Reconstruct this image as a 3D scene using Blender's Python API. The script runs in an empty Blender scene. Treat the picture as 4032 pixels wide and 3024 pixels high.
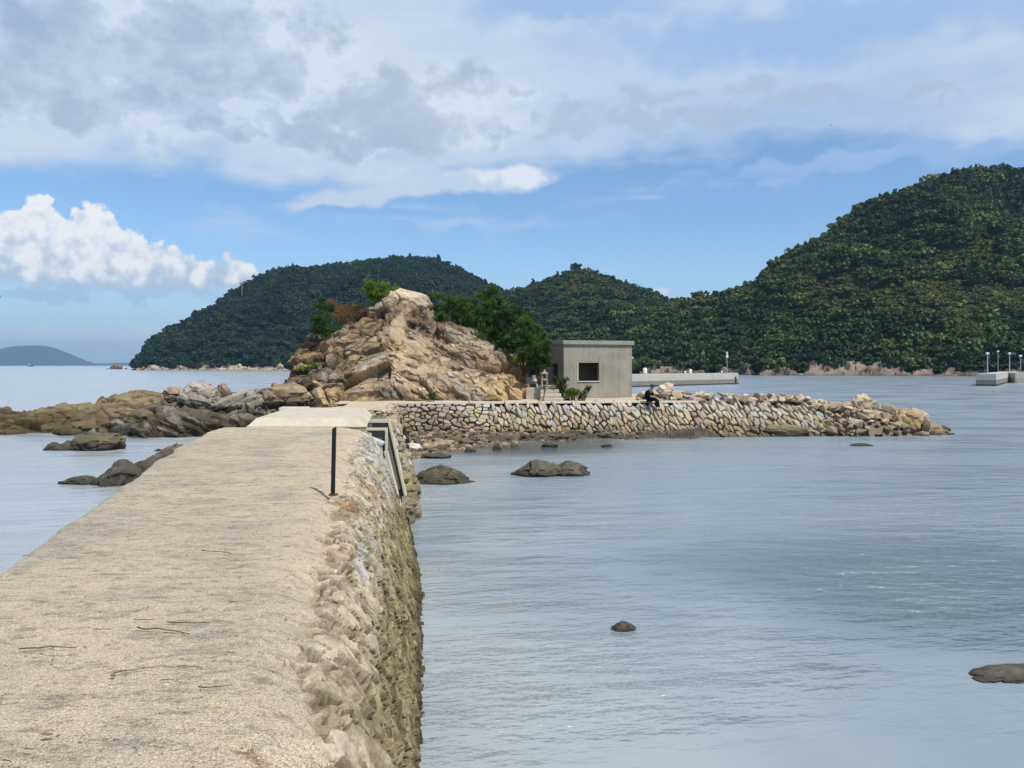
import bpy, bmesh, math, random
import numpy as np
from mathutils import Vector, Matrix, Euler

# ------------------------------------------------------------------ camera, sky, sun, exposure
scn = bpy.context.scene
C = scn.collection
CH = 4.0                      # eye height above the water, metres
F = 768.0                     # focal length in 1024-wide pixels
HZ = 365.3                    # horizon row
cam = bpy.data.cameras.new("camera"); camo = bpy.data.objects.new("camera", cam); C.objects.link(camo)
camo.location = (0, 0, CH); camo.rotation_euler = (math.pi / 2, 0, 0)
cam.sensor_width = 36; cam.lens = 36 * F / 1024; cam.shift_y = (HZ - 384) / 1024
cam.clip_start = 0.1; cam.clip_end = 30000
scn.camera = camo
SUN_EL, SUN_AZ = math.radians(54), math.radians(136)     # azimuth from +Y towards +X
sunl = bpy.data.lights.new("sun", "SUN"); suno = bpy.data.objects.new("sun", sunl); C.objects.link(suno)
sunl.energy = 4.7; sunl.angle = math.radians(1.5); sunl.color = (1.0, 0.95, 0.86)
sd = Vector((math.cos(SUN_EL) * math.sin(SUN_AZ), math.cos(SUN_EL) * math.cos(SUN_AZ), math.sin(SUN_EL)))
suno.rotation_euler = sd.to_track_quat('Z', 'Y').to_euler(); suno.location = (20, -20, 60)
scn.view_settings.view_transform = 'Standard'; scn.view_settings.look = 'None'
scn.view_settings.exposure = 0.0; scn.view_settings.gamma = 1.0; scn.view_settings.use_curve_mapping = False
cy = scn.cycles
cy.max_bounces = 5; cy.diffuse_bounces = 2; cy.glossy_bounces = 3; cy.transmission_bounces = 2
cy.transparent_max_bounces = 6; cy.volume_bounces = 0; cy.caustics_reflective = False; cy.caustics_refractive = False
cy.sample_clamp_indirect = 4.0

# ------------------------------------------------------------------ node maths with operators
class S:
    def __init__(s, g, o): s.g, s.o = g, o
    def __add__(s, b): return s.g.m('ADD', s, b)
    def __radd__(s, b): return s.g.m('ADD', s, b)
    def __sub__(s, b): return s.g.m('SUBTRACT', s, b)
    def __rsub__(s, b): return s.g.m('SUBTRACT', b, s)
    def __mul__(s, b): return s.g.m('MULTIPLY', s, b)
    def __rmul__(s, b): return s.g.m('MULTIPLY', s, b)
    def __truediv__(s, b): return s.g.m('DIVIDE', s, b)
class G:
    def __init__(s, tree):
        s.t = tree; s.n = tree.nodes; s.l = tree.links
    def new(s, typ, **kw):
        n = s.n.new(typ)
        for k, v in kw.items(): setattr(n, k, v)
        return n
    def put(s, sock, v):
        if isinstance(v, S): s.l.new(v.o, sock)
        elif v is None: pass
        elif isinstance(v, (tuple, list)) and len(v) == 3 and sock.type == 'RGBA': sock.default_value = (*v, 1)
        else: sock.default_value = v
    def m(s, op, a, b=None, c=None, clamp=False):
        n = s.new('ShaderNodeMath', operation=op, use_clamp=clamp)
        s.put(n.inputs[0], a)
        if b is not None: s.put(n.inputs[1], b)
        if c is not None: s.put(n.inputs[2], c)
        return S(s, n.outputs[0])
    def mx(s, a, b): return s.m('MAXIMUM', a, b)
    def mn(s, a, b): return s.m('MINIMUM', a, b)
    def clamp(s, a): return s.m('ADD', a, 0.0, clamp=True)
    def ss(s, a, lo, hi):                     # smoothstep
        n = s.new('ShaderNodeMapRange', interpolation_type='SMOOTHSTEP')
        s.put(n.inputs[0], a); s.put(n.inputs[1], lo); s.put(n.inputs[2], hi)
        return S(s, n.outputs[0])
    def mix(s, f, a, b, typ='MIX'):
        n = s.new('ShaderNodeMix', data_type='RGBA', blend_type=typ)
        s.put(n.inputs[0], f); s.put(n.inputs[6], a); s.put(n.inputs[7], b)
        return S(s, n.outputs[2])
    def vec(s, x, y, z):
        n = s.new('ShaderNodeCombineXYZ')
        for i, v in enumerate((x, y, z)): s.put(n.inputs[i], v)
        return S(s, n.outputs[0])
    def sep(s, v):
        n = s.new('ShaderNodeSeparateXYZ'); s.put(n.inputs[0], v)
        return [S(s, o) for o in n.outputs]
    def vm(s, op, a, b):
        n = s.new('ShaderNodeVectorMath', operation=op); s.put(n.inputs[0], a); s.put(n.inputs[1], b)
        return S(s, n.outputs[0])
    def noise(s, v, scale, detail=4, rough=.55, typ='FBM', dist=0, color=False):
        n = s.new('ShaderNodeTexNoise', noise_type=typ)
        if v is not None: s.put(n.inputs['Vector'], v)
        s.put(n.inputs['Scale'], scale); n.inputs['Detail'].default_value = detail
        n.inputs['Roughness'].default_value = rough; n.inputs['Distortion'].default_value = dist
        return S(s, n.outputs[1 if color else 0])
    def voro(s, v, scale, feat='F1', out=0, rnd=1.0):
        n = s.new('ShaderNodeTexVoronoi', feature=feat)
        if v is not None: s.put(n.inputs['Vector'], v)
        n.inputs['Scale'].default_value = scale; n.inputs['Randomness'].default_value = rnd
        return S(s, n.outputs[out])
    def ramp(s, f, stops):
        n = s.new('ShaderNodeValToRGB'); s.put(n.inputs[0], f); e = n.color_ramp.elements
        while len(e) < len(stops): e.new(.5)
        for i, (p, c) in enumerate(stops): e[i].position = p; e[i].color = (*c, 1)
        return S(s, n.outputs[0])
    def attr(s, name, typ='GEOMETRY', out='Color'):
        n = s.new('ShaderNodeAttribute', attribute_name=name, attribute_type=typ)
        return S(s, n.outputs[out])
    def pos(s): return S(s, s.new('ShaderNodeNewGeometry').outputs['Position'])
    def bump(s, h, strength=.5, dist=.02, nrm=None):
        n = s.new('ShaderNodeBump'); s.put(n.inputs['Strength'], strength); s.put(n.inputs['Distance'], dist)
        s.put(n.inputs['Height'], h)
        if nrm: s.put(n.inputs['Normal'], nrm)
        return S(s, n.outputs[0])

# ------------------------------------------------------------------ sky with clouds, laid out by compass direction
def sky_uv(u, v):                      # direction of a point seen at (u, v): azimuth and elevation in degrees
    x, z = (u - 512) / F, (HZ - v) / F
    return math.degrees(math.atan2(x, 1)), math.degrees(math.atan2(z, math.hypot(x, 1)))
w = bpy.data.worlds.new("World"); scn.world = w; w.use_nodes = True
w.cycles.sampling_method = 'NONE'
g = G(w.node_tree); g.n.clear()
tc = g.new('ShaderNodeTexCoord'); D = S(g, tc.outputs['Generated'])
dx, dy, dz = g.sep(D)
zz = g.mx(dz, 0.012)
sky = g.new('ShaderNodeTexSky', sky_type='NISHITA'); sky.sun_disc = False
sky.sun_elevation = SUN_EL; sky.sun_rotation = SUN_AZ; sky.altitude = 0; sky.air_density = 1.0; sky.dust_density = 0.3; sky.ozone_density = 3.0
g.put(sky.inputs[0], g.vec(dx, dy, zz))
R2D = 180 / math.pi
az = g.m('ARCTAN2', dx, dy) * R2D
el = g.m('ARCSINE', g.mn(zz, 1.0)) * R2D
SKS = 0.12                                      # background strength
def cl(r, gg, b):                               # sRGB 0-255 -> linear, over the strength
    f = lambda c: ((c / 255 + .055) / 1.055) ** 2.4
    return (f(r) / SKS, f(gg) / SKS, f(b) / SKS)
def n2d(x, y, scale, detail=4, rough=.55, color=False):
    n = g.new('ShaderNodeTexNoise', noise_dimensions='2D'); g.put(n.inputs['Vector'], g.vec(x, y, 0.0)); n.inputs['Scale'].default_value = scale
    n.inputs['Detail'].default_value = detail; n.inputs['Roughness'].default_value = rough
    return S(g, n.outputs[1 if color else 0])
warp = n2d(az, el, .25, 3, .55, True)
wx, wy, _w = g.sep(g.vm('SUBTRACT', warp, (.5, .5, .5)))
def ell(u, v, rx, ry, rot=0, wamt=6.0):          # soft ellipse field: 1 at the centre, 0 at the rim
    A, E = sky_uv(u, v); k = 60 / 768 * .9
    rx, ry = rx * k, ry * k
    X = az - A + wx * (wamt * 1.3); Y = el - E + wy * (wamt * .7)
    if rot:
        c, s_ = math.cos(math.radians(rot)), math.sin(math.radians(rot))
        X, Y = X * c + Y * s_, Y * c - X * s_
    X, Y = X / rx, Y / ry
    return 1.0 - g.m('SQRT', X * X + Y * Y)
def union(*fs):
    r = fs[0]
    for f in fs[1:]: r = g.mx(r, f)
    return r
def backg(col):
    b = g.new('ShaderNodeBackground'); g.put(b.inputs[0], col); b.inputs[1].default_value = SKS; return b.outputs[0]
def mixsh(f, a, b):
    n = g.new('ShaderNodeMixShader'); g.put(n.inputs[0], f); g.l.new(a, n.inputs[1]); g.l.new(b, n.inputs[2]); return n.outputs[0]
clear = g.mix(1.0, S(g, sky.outputs[0]), (0.90, 1.07, 1.22), 'MULTIPLY')
clear = g.mix(g.ss(el, 10.0, 0.0) * 0.62 + .07, clear, cl(184, 213, 238))
# the rest of the sky, away from the bay: a plain thin veil
away = backg(g.mix(g.ss(el, 11.0, 16.0) * .72, clear, cl(182, 197, 224)))
# thin streaks in the blue band
n_v = n2d(az * .035, el * .13, 1.0, 5, .6)
n_st = n2d(az * .05 + 3.1, el * .55, 1.0, 4, .6)
n_b = n2d(az + 31.0, el * 1.6, .55, 5, .6)
st = union(ell(470, 222, 210, 15), ell(240, 228, 85, 18), ell(760, 178, 260, 14, 5))
col = g.mix(g.ss(st, 0.0, .8) * g.ss(n_st, .38, .62) * .62, clear, cl(188, 212, 240))
# high veil
edge = el + (n_v - .5) * 9.0 + wy * 3.0 - az * .03
veil = g.ss(edge, 12.3, 15.2)
n_v2 = n2d(az * .03 + 7.7, el * .11, 1.0, 4, .6)
vcol = g.mix(g.ss(n_v, .35, .7), cl(191, 212, 239), cl(213, 225, 242))
col = g.mix(veil * g.clamp(.96 - g.ss(n_v2, .5, .8) * .35), col, vcol)
# lenticular cloud
len_f = union(ell(392, 194, 130, 12, 7, wamt=2.5), ell(455, 184, 105, 15, 4, wamt=2.5), ell(330, 203, 62, 6, 3, wamt=2.0), ell(515, 176, 48, 13, 0, wamt=2.0)) + (n_b - .5) * .6
col = g.mix(g.ss(len_f, -.08, .55) * .9, col, g.mix(g.ss(ell(505, 172, 75, 17) + (n_b - .5) * .5, 0.0, .8), cl(203, 218, 239), cl(238, 243, 250)))
# ---- upper part: blue thinning at the top, grey broken clouds
top_blue = union(ell(790, 28, 330, 36), ell(560, 5, 160, 30), ell(0, 5, 75, 40), ell(880, 165, 190, 14))
hi = g.mix(g.ss(top_blue + (n_v2 - .5) * .8, -.05, .7) * .85, col, cl(156, 188, 232))
n_c = n2d(az + 11.0, el * 1.6, .22, 5, .56)
n_c2 = n2d(az + 57.0, el * 1.3, .8, 4, .55)
gc = union(ell(140, 58, 225, 58), ell(235, 45, 130, 52), ell(35, 70, 95, 45), ell(95, 100, 120, 30), ell(385, 112, 160, 30, -4), ell(470, 95, 55, 26), ell(330, 135, 110, 22))
gd = gc * 1.1 + .10 + (n_c - .5) * 2.7 + (n_c2 - .5) * .4
bright = g.ss(gd, -.45, .12) * (1.0 - g.ss(gd, .15, .5)) * g.ss(gc, -.2, .3)
hi = g.mix(bright * .7, hi, cl(226, 234, 247))
gcol = g.mix(g.ss(n_c2 * .5 + n_c * .9, .52, .92), cl(198, 212, 232), cl(163, 183, 208))
gcol = g.mix(g.ss(ell(400, 112, 180, 45), 0.0, .5) * .5, gcol, cl(176, 190, 211))
hi = g.mix(g.ss(gd, .0, .85) * .74, hi, gcol)
sc_ = union(ell(686, 90, 85, 13), ell(812, 95, 78, 11), ell(700, 118, 120, 17), ell(563, 121, 58, 20), ell(955, 92, 40, 8))
sd_ = sc_ + (n_c - .5) * 2.0 + (n_c2 - .5) * 1.0
hi = g.mix(g.ss(sd_, .05, .65) * .6, hi, cl(172, 191, 216))
upper = backg(hi)
# ---- lower part: puffs near the horizon, and a bank of cumulus in the north-west
lowc = union(ell(30, 338, 60, 12, wamt=3), ell(130, 338, 60, 9, wamt=3), ell(90, 345, 120, 8, wamt=3), ell(662, 293, 12, 6, wamt=1.5), ell(150, 330, 24, 10, wamt=3))
lo = g.mix(g.ss(lowc + (n_b - .5) * .9, .05, .45) * .7, col, cl(224, 234, 245))
lower = backg(lo)
nd = n2d(az + 9.0, el, 1.1, 5, .52)
nb = n2d(az + 71.0, el, .45, 2, .5, True); bx, by, _ = g.sep(g.vm('SUBTRACT', nb, (.5, .5, .5)))
ca, ce = az + bx * 2.0, el + by * 2.0
cub = None; lit = None
for (u, v, rad) in ((38, 229, 21), (10, 240, 25), (96, 229, 20), (72, 250, 28), (28, 268, 32), (116, 262, 28), (142, 274, 24),
                    (172, 270, 20), (200, 277, 17), (238, 275, 18), (-22, 252, 36), (86, 278, 30), (55, 240, 16)):
    A, E = sky_uv(u, v); rr = rad * 60 / 768 * 1.1
    X = (ca - A) / rr; Y = (ce - E) / rr
    f = 1.0 - g.m('SQRT', X * X + Y * Y)
    sh_ = f * .9 + Y * .55 + X * .2                     # each tower is brightest on its sunny upper side
    cub = f if cub is None else g.m('SMOOTH_MAX', cub, f, .10)
    lit = sh_ if lit is None else g.m('SMOOTH_MAX', lit, sh_, .25)
e0 = sky_uv(60, 286)[1]
c1 = cub + (nd - .5) * .62
cmask = g.ss(c1, .0, .16) * g.ss(el + (n_b - .5) * 1.6, e0 - .6, e0 + .6)
litf = g.ss(lit + (nd - .5) * 1.7 + (el - e0) * .07, .22, 1.15)
cc = g.mix(litf, cl(188, 206, 230), cl(250, 251, 253))
cu = g.mix(g.ss(ell(90, 290, 150, 10) + (n_b - .5), .0, .6) * .5, lo, cl(160, 188, 222))
cu = g.mix(cmask, cu, cc)
cum = backg(cu)
low_any = mixsh(g.m('LESS_THAN', az, -14.5), lower, cum)
front = mixsh(g.m('GREATER_THAN', el, 11.3), low_any, upper)
inview = g.m('LESS_THAN', g.m('ABSOLUTE', az), 48.0) * g.m('LESS_THAN', el, 42.0)
wo = g.new('ShaderNodeOutputWorld'); g.l.new(mixsh(inview, away, front), wo.inputs[0])

# ------------------------------------------------------------------ numpy noise
def _h(ix, iy, iz, seed):
    h = (ix.astype(np.int64) * 374761393 + iy.astype(np.int64) * 668265263 + iz.astype(np.int64) * 2147483647 + seed * 144665) & 0xFFFFFFFF
    h = ((h ^ (h >> 13)) * 1274126177) & 0xFFFFFFFF
    h = ((h ^ (h >> 16)) * 2246822519) & 0xFFFFFFFF
    return ((h ^ (h >> 15)) & 0xFFFFFF) / float(0x1000000)
def vnoise(P, seed=0):
    P = np.asarray(P, float); i = np.floor(P); f = P - i; f = f * f * f * (f * (f * 6 - 15) + 10); i = i.astype(np.int64)
    r = 0
    for a in (0, 1):
        wa = f[:, 0] if a else 1 - f[:, 0]
        for b in (0, 1):
            wb = f[:, 1] if b else 1 - f[:, 1]
            for c in (0, 1):
                wc = f[:, 2] if c else 1 - f[:, 2]
                r = r + wa * wb * wc * _h(i[:, 0] + a, i[:, 1] + b, i[:, 2] + c, seed)
    return r * 2 - 1
def fbm(P, octv=4, seed=0, gain=.5, lac=2.03):
    P = np.asarray(P, float); r = 0; a = 1; tot = 0
    for o in range(octv):
        r = r + a * vnoise(P * lac ** o + 17.3 * o, seed + o); tot += a; a *= gain
    return r / tot
def facets(P, size, seed, tilt=.5, off=.3, rot=None):
    """broken-rock displacement: every cell of a jittered lattice is its own tilted plane; also returns distance to the crack"""
    Q = np.asarray(P, float)
    if rot is not None: Q = Q @ np.array(Euler(rot).to_matrix())
    Q = Q / np.asarray(size, float); i = np.floor(Q).astype(np.int64)
    d1 = np.full(len(Q), 9e9); d2 = d1.copy(); disp = np.zeros(len(Q)); idv = np.zeros(len(Q))
    for a in (-1, 0, 1):
        for b in (-1, 0, 1):
            for c in (-1, 0, 1):
                j = i + (a, b, c)
                s = np.stack([j[:, k] + .1 + .8 * _h(j[:, 0], j[:, 1], j[:, 2], seed + k) for k in range(3)], 1)
                dv = Q - s; d = (dv * dv).sum(1)
                gx = np.stack([_h(j[:, 0], j[:, 1], j[:, 2], seed + 10 + k) * 2 - 1 for k in range(3)], 1)
                o = _h(j[:, 0], j[:, 1], j[:, 2], seed + 20) * 2 - 1
                val = (dv * gx).sum(1) * tilt + o * off
                near = d < d1
                d2 = np.where(near, d1, np.minimum(d2, d)); disp = np.where(near, val, disp); idv = np.where(near, o, idv); d1 = np.where(near, d, d1)
    return disp, np.sqrt(d2) - np.sqrt(d1), idv
def lerp(x, xs, ys): return np.interp(x, xs, ys)
def sstep(x, a, b):
    t = np.clip((x - a) / (b - a), 0, 1); return t * t * (3 - 2 * t)
def mixc(a, b, t):
    a = np.asarray(a, float); b = np.asarray(b, float)
    return a * (1 - t[:, None]) + b * t[:, None]
def at(u, v, z=0.0):                         # where the ray through (u, v) meets height z
    Y = (CH - z) * F / (v - HZ); return Vector(((u - 512) / F * Y, Y, z))
def atY(u, v, Y): return Vector(((u - 512) / F * Y, Y, CH - (v - HZ) / F * Y))

# ------------------------------------------------------------------ mesh and object helpers
def mesh_np(name, V, quads=None, tris=None, tint=None, smooth=False, extra=None):
    me = bpy.data.meshes.new(name); V = np.asarray(V, np.float32)
    me.vertices.add(len(V)); me.vertices.foreach_set('co', V.ravel())
    q = np.zeros((0, 4), int) if quads is None else np.asarray(quads, int).reshape(-1, 4)
    t = np.zeros((0, 3), int) if tris is None else np.asarray(tris, int).reshape(-1, 3)
    li = np.concatenate([q.ravel(), t.ravel()]).astype(np.int32)
    me.loops.add(len(li)); me.loops.foreach_set('vertex_index', li)
    me.polygons.add(len(q) + len(t))
    ls = np.concatenate([np.arange(len(q)) * 4, len(q) * 4 + np.arange(len(t)) * 3]).astype(np.int32)
    me.polygons.foreach_set('loop_start', ls)
    try: me.polygons.foreach_set('loop_total', np.concatenate([np.full(len(q), 4), np.full(len(t), 3)]).astype(np.int32))
    except Exception: pass
    me.polygons.foreach_set('use_smooth', np.full(len(q) + len(t), smooth))
    if tint is not None:
        a = me.attributes.new('tint', 'FLOAT_COLOR', 'POINT')
        a.data.foreach_set('color', np.concatenate([np.asarray(tint, np.float32), np.ones((len(V), 1), np.float32)], 1).ravel())
    for k, v in (extra or {}).items():
        a = me.attributes.new(k, 'FLOAT', 'POINT'); a.data.foreach_set('value', np.asarray(v, np.float32))
    me.update(calc_edges=True); me.validate()
    return me
def grid_quads(n, m):                        # n rows, m columns
    i = np.arange((n - 1) * (m - 1)); r = i // (m - 1); c = i % (m - 1); a = r * m + c
    return np.stack([a, a + 1, a + m + 1, a + m], 1)
def link(name, me, mat=None, parent=None):
    o = bpy.data.objects.new(name, me); C.objects.link(o)
    if mat is not None and me is not None:
        if not me.materials: me.materials.append(mat)
    if parent is not None: o.parent = parent
    return o
def tag(o, label, cat, group=None):
    o['label'] = label; o['category'] = cat
    if group: o['group'] = group
    return o
def struct(o, kind='structure'): o['kind'] = kind; return o
def thing(name, label, cat, loc=(0, 0, 0), rz=0, group=None):
    o = bpy.data.objects.new(name, None); C.objects.link(o); o.location = loc; o.rotation_euler = (0, 0, rz)
    o.empty_display_size = .2
    return tag(o, label, cat, group)
class MB:
    """collects boxes, prisms and tubes into one mesh"""
    def __init__(s): s.bm = bmesh.new()
    def box(s, c, d, rz=0, ry=0, rx=0, bev=0.0):
        r = bmesh.ops.create_cube(s.bm, size=1); vs = r['verts']
        M = Matrix.Translation(c) @ Euler((rx, ry, rz)).to_matrix().to_4x4() @ Matrix.Diagonal((*d, 1))
        bmesh.ops.transform(s.bm, matrix=M, verts=vs)
        if bev:
            es = list({e for v in vs for e in v.link_edges})
            bmesh.ops.bevel(s.bm, geom=es, offset=bev, segments=2, affect='EDGES', profile=.6)
        return s
    def tube(s, pts, rads, n=8, cap=True):
        pts = [Vector(p) for p in pts]
        if not isinstance(rads, (list, tuple)): rads = [rads] * len(pts)
        rings = []
        for i, p in enumerate(pts):
            d = (pts[min(i + 1, len(pts) - 1)] - pts[max(i - 1, 0)]).normalized()
            a = d.orthogonal().normalized() if abs(d.z) < .9 else Vector((1, 0, 0)); a = (a - d * a.dot(d)).normalized(); b = d.cross(a)
            rings.append([s.bm.verts.new(p + (a * math.cos(2 * math.pi * k / n) + b * math.sin(2 * math.pi * k / n)) * rads[i]) for k in range(n)])
        for r0, r1 in zip(rings, rings[1:]):
            for k in range(n): s.bm.faces.new((r0[k], r0[(k + 1) % n], r1[(k + 1) % n], r1[k]))
        if cap:
            s.bm.faces.new(rings[0][::-1]); s.bm.faces.new(rings[-1])
        return s
    def prism(s, poly, z0, z1):
        lo = [s.bm.verts.new((x, y, z0)) for x, y in poly]; hi = [s.bm.verts.new((x, y, z1)) for x, y in poly]; n = len(poly)
        s.bm.faces.new(lo[::-1]); s.bm.faces.new(hi)
        for k in range(n): s.bm.faces.new((lo[k], lo[(k + 1) % n], hi[(k + 1) % n], hi[k]))
        return s
    def hexa(s, p):                          # 8 points: bottom ring, top ring
        v = [s.bm.verts.new(q) for q in p]
        for f in ((3, 2, 1, 0), (4, 5, 6, 7), (0, 1, 5, 4), (1, 2, 6, 5), (2, 3, 7, 6), (3, 0, 4, 7)): s.bm.faces.new([v[i] for i in f])
        return s
    def ball(s, c, d, sub=2, rot=(0, 0, 0)):
        r = bmesh.ops.create_icosphere(s.bm, subdivisions=sub, radius=.5)
        bmesh.ops.transform(s.bm, matrix=Matrix.Translation(c) @ Euler(rot).to_matrix().to_4x4() @ Matrix.Diagonal((*d, 1)), verts=r['verts']); return s
    def build(s, name, mat, parent=None, smooth=False):
        bmesh.ops.recalc_face_normals(s.bm, faces=s.bm.faces)
        me = bpy.data.meshes.new(name); s.bm.to_mesh(me); s.bm.free()
        if smooth: me.polygons.foreach_set('use_smooth', [True] * len(me.polygons))
        return link(name, me, mat, parent)

# ------------------------------------------------------------------ materials
def material(name):
    m = bpy.data.materials.new(name); m.use_nodes = True; g = G(m.node_tree); g.n.clear()
    p = g.new('ShaderNodeBsdfPrincipled'); o = g.new('ShaderNodeOutputMaterial'); g.l.new(p.outputs[0], o.inputs[0])
    return m, g, p
def rock_mat(name, sc=1.0, bump=.6, bdist=.05, base=None, contrast=1.0, rough=.9, spec=.25, lichen=.25, mottled=(.55, 1.3)):
    m, g, p = material(name)
    P = g.pos()
    b = g.attr('tint') if base is None else base
    n1 = g.noise(P, 2.2 * sc, 8, .65); n2 = g.noise(P, 11 * sc, 6, .7); n3 = g.noise(P, 45 * sc, 4, .6)
    k = g.m('MULTIPLY_ADD', n1, .9, .25) * g.m('MULTIPLY_ADD', n2, .9, .55) * g.m('MULTIPLY_ADD', n3, .5, .75)
    k = g.mx(g.mn(g.m('MULTIPLY_ADD', k - .75, contrast * 1.3, 1.0), mottled[1]), mottled[0])
    n = g.new('ShaderNodeVectorMath', operation='SCALE'); g.put(n.inputs[0], b) if isinstance(b, S) else n.inputs[0].__setattr__('default_value', b)
    g.put(n.inputs['Scale'], k); c = S(g, n.outputs[0])
    ln = g.ss(g.noise(P, 1.1 * sc, 7, .7), .56, .72) * lichen
    c = g.mix(ln, c, (.12, .105, .085))
    g.put(p.inputs['Base Color'], c); p.inputs['Roughness'].default_value = rough; p.inputs['Specular IOR Level'].default_value = spec
    h = n1 * 1.0 + n2 * .5 + n3 * .22 + g.voro(P, 7 * sc, 'DISTANCE_TO_EDGE') * .25
    g.put(p.inputs['Normal'], g.bump(h, bump, bdist))
    return m
def plain_mat(name, c, rough=.7, metal=0, nz=.25, sc=8, bump=.15, bdist=.01, spec=.4):
    m, g, p = material(name); P = S(g, g.new('ShaderNodeTexCoord').outputs['Object'])
    n = g.noise(P, sc, 6, .65)
    g.put(p.inputs['Base Color'], g.mix(n, tuple(x * (1 - nz) for x in c), tuple(min(1, x * (1 + nz)) for x in c)))
    g.put(p.inputs['Roughness'], g.m('MULTIPLY_ADD', n, .3, rough - .15)); p.inputs['Metallic'].default_value = metal
    p.inputs['Specular IOR Level'].default_value = spec
    g.put(p.inputs['Normal'], g.bump(g.noise(P, sc * 3, 4, .6), bump, bdist))
    return m
def leaf_mat(name, c, var=.35, inst=False, transl=.25):
    m, g, p = material(name)
    b = g.attr('tint', 'INSTANCER') if inst else c
    r = g.attr('rnd', out='Fac')
    s1 = tuple(1 - var for _ in range(3)); s2 = (1 + var * 1.1, 1 + var, 1 + var * .5)
    cc = g.mix(1.0, b, g.mix(r, s1, s2), 'MULTIPLY')
    g.put(p.inputs['Base Color'], cc); p.inputs['Roughness'].default_value = .6; p.inputs['Specular IOR Level'].default_value = .25
    if transl:
        t = g.new('ShaderNodeBsdfTranslucent'); g.put(t.inputs[0], g.mix(1.0, cc, (1.2, 1.3, .6), 'MULTIPLY'))
        ms = g.new('ShaderNodeMixShader'); ms.inputs[0].default_value = transl
        g.l.new(p.outputs[0], ms.inputs[1]); g.l.new(t.outputs[0], ms.inputs[2])
        out = [n for n in g.n if n.type == 'OUTPUT_MATERIAL'][0]; g.l.new(ms.outputs[0], out.inputs[0])
    return m
# ------------------------------------------------------------------ the sea
def make_water():
    m = bpy.data.materials.new("sea_water"); m.use_nodes = True; g = G(m.node_tree); g.n.clear()
    P = g.pos(); x, y, z = g.sep(P)
    def rip(sx, sy, rot, sc, det=3, rough=.5, off=0.0):
        c, s_ = math.cos(rot), math.sin(rot)
        return g.noise(g.vec((x * c + y * s_) * sx, (y * c - x * s_) * sy, off), sc, det, rough)
    big = g.noise(g.vec(x * .05, y * .09, 0.0), 1.0, 4, .6)
    calm = g.ss(big, .40, .62)
    # stretch of water ruffled by a breeze out to the right
    X = (x - 8.5) / 7.0; Y = (y - 14.5) / 5.5
    gust = g.ss(1.0 - g.m('SQRT', X * X + Y * Y) + (big - .5) * 1.2, 0.0, .7)
    h1 = rip(1.0, 2.6, .25, 1.6, 4, .6); h2 = rip(1.0, 2.2, -.2, 5.5, 3, .55, 4.0); h3 = rip(1.0, 1.7, .1, 17.0, 2, .5, 9.0); h0 = rip(1.0, 3.0, .1, .45, 4, .55, 2.0)
    slick = g.noise(g.vec(x * .10, y * .26, 12.0), 1.0, 4, .55); smooth_ = g.m('MULTIPLY_ADD', g.ss(slick, .38, .60), .85, .15)
    smooth_ = g.mx(smooth_, gust)
    hh = h0 * 1.1 + h1 * (.32 - gust * .08) + rip(1.0, 2.5, -.22, 1.15, 1, .5, 6.0) * gust * .42 + rip(1.0, 2.3, .30, 1.0, 1, .5, 16.0) * gust * .30 + h2 * (.075 + gust * .02) * (1.5 - calm * .8) + h3 * (.010 + gust * .006)
    nrm = g.bump(hh, g.m('MULTIPLY_ADD', gust, .10, .80) * smooth_, .5)
    sand = g.ss(g.noise(g.vec(x * .22, y * .16, 5.0), 1.0, 4, .55) - (x + 1.0) * .040 - y * .010, .05, .62)
    body = g.mix(sand, g.mix(gust * .55, (.22, .268, .295), (.07, .115, .13)), (.345, .375, .38))
    d = g.new('ShaderNodeBsdfDiffuse'); g.put(d.inputs[0], body)
    tr = g.new('ShaderNodeBsdfTransparent'); tr.inputs[0].default_value = (.62, .64, .52, 1)
    sx = (x + .8) / 8.5; sy = (y - 38.5) / 6.0
    shal = g.ss(1.0 - g.m('SQRT', sx * sx + sy * sy) + (big - .5) * .6, .0, .5) * .8
    ms = g.new('ShaderNodeMixShader'); g.put(ms.inputs[0], shal); g.l.new(d.outputs[0], ms.inputs[1]); g.l.new(tr.outputs[0], ms.inputs[2])
    gl = g.new('ShaderNodeBsdfGlossy'); gl.inputs['Roughness'].default_value = .23; gl.inputs[0].default_value = (.93, .96, 1, 1); g.put(gl.inputs['Normal'], nrm)
    fr = g.new('ShaderNodeFresnel'); fr.inputs[0].default_value = 1.36; g.put(fr.inputs['Normal'], nrm)
    m2 = g.new('ShaderNodeMixShader'); g.l.new(fr.outputs[0], m2.inputs[0]); g.l.new(ms.outputs[0], m2.inputs[1]); g.l.new(gl.outputs[0], m2.inputs[2])
    o = g.new('ShaderNodeOutputMaterial'); g.l.new(m2.outputs[0], o.inputs[0])
    V = [(-12000, -150, 0), (12000, -150, 0), (12000, 12900, 0), (-12000, 12900, 0)]
    return struct(link("water", mesh_np("water", V, [(0, 1, 2, 3)]), m))
make_water()

def make_haze():
    m = bpy.data.materials.new("haze_air"); m.use_nodes = True; g = G(m.node_tree); g.n.clear()
    v = g.new('ShaderNodeVolumePrincipled'); v.inputs['Color'].default_value = (.46, .72, 1, 1); v.inputs['Density'].default_value = HAZE_D; v.inputs['Anisotropy'].default_value = .2
    o = g.new('ShaderNodeOutputMaterial'); g.l.new(v.outputs[0], o.inputs[1])
    b = MB(); b.box((0, 6400, 176), (24400, 13200, 368)); return struct(b.build("haze", m), 'stuff')
HAZE_D = 1.0e-4
make_haze()

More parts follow.
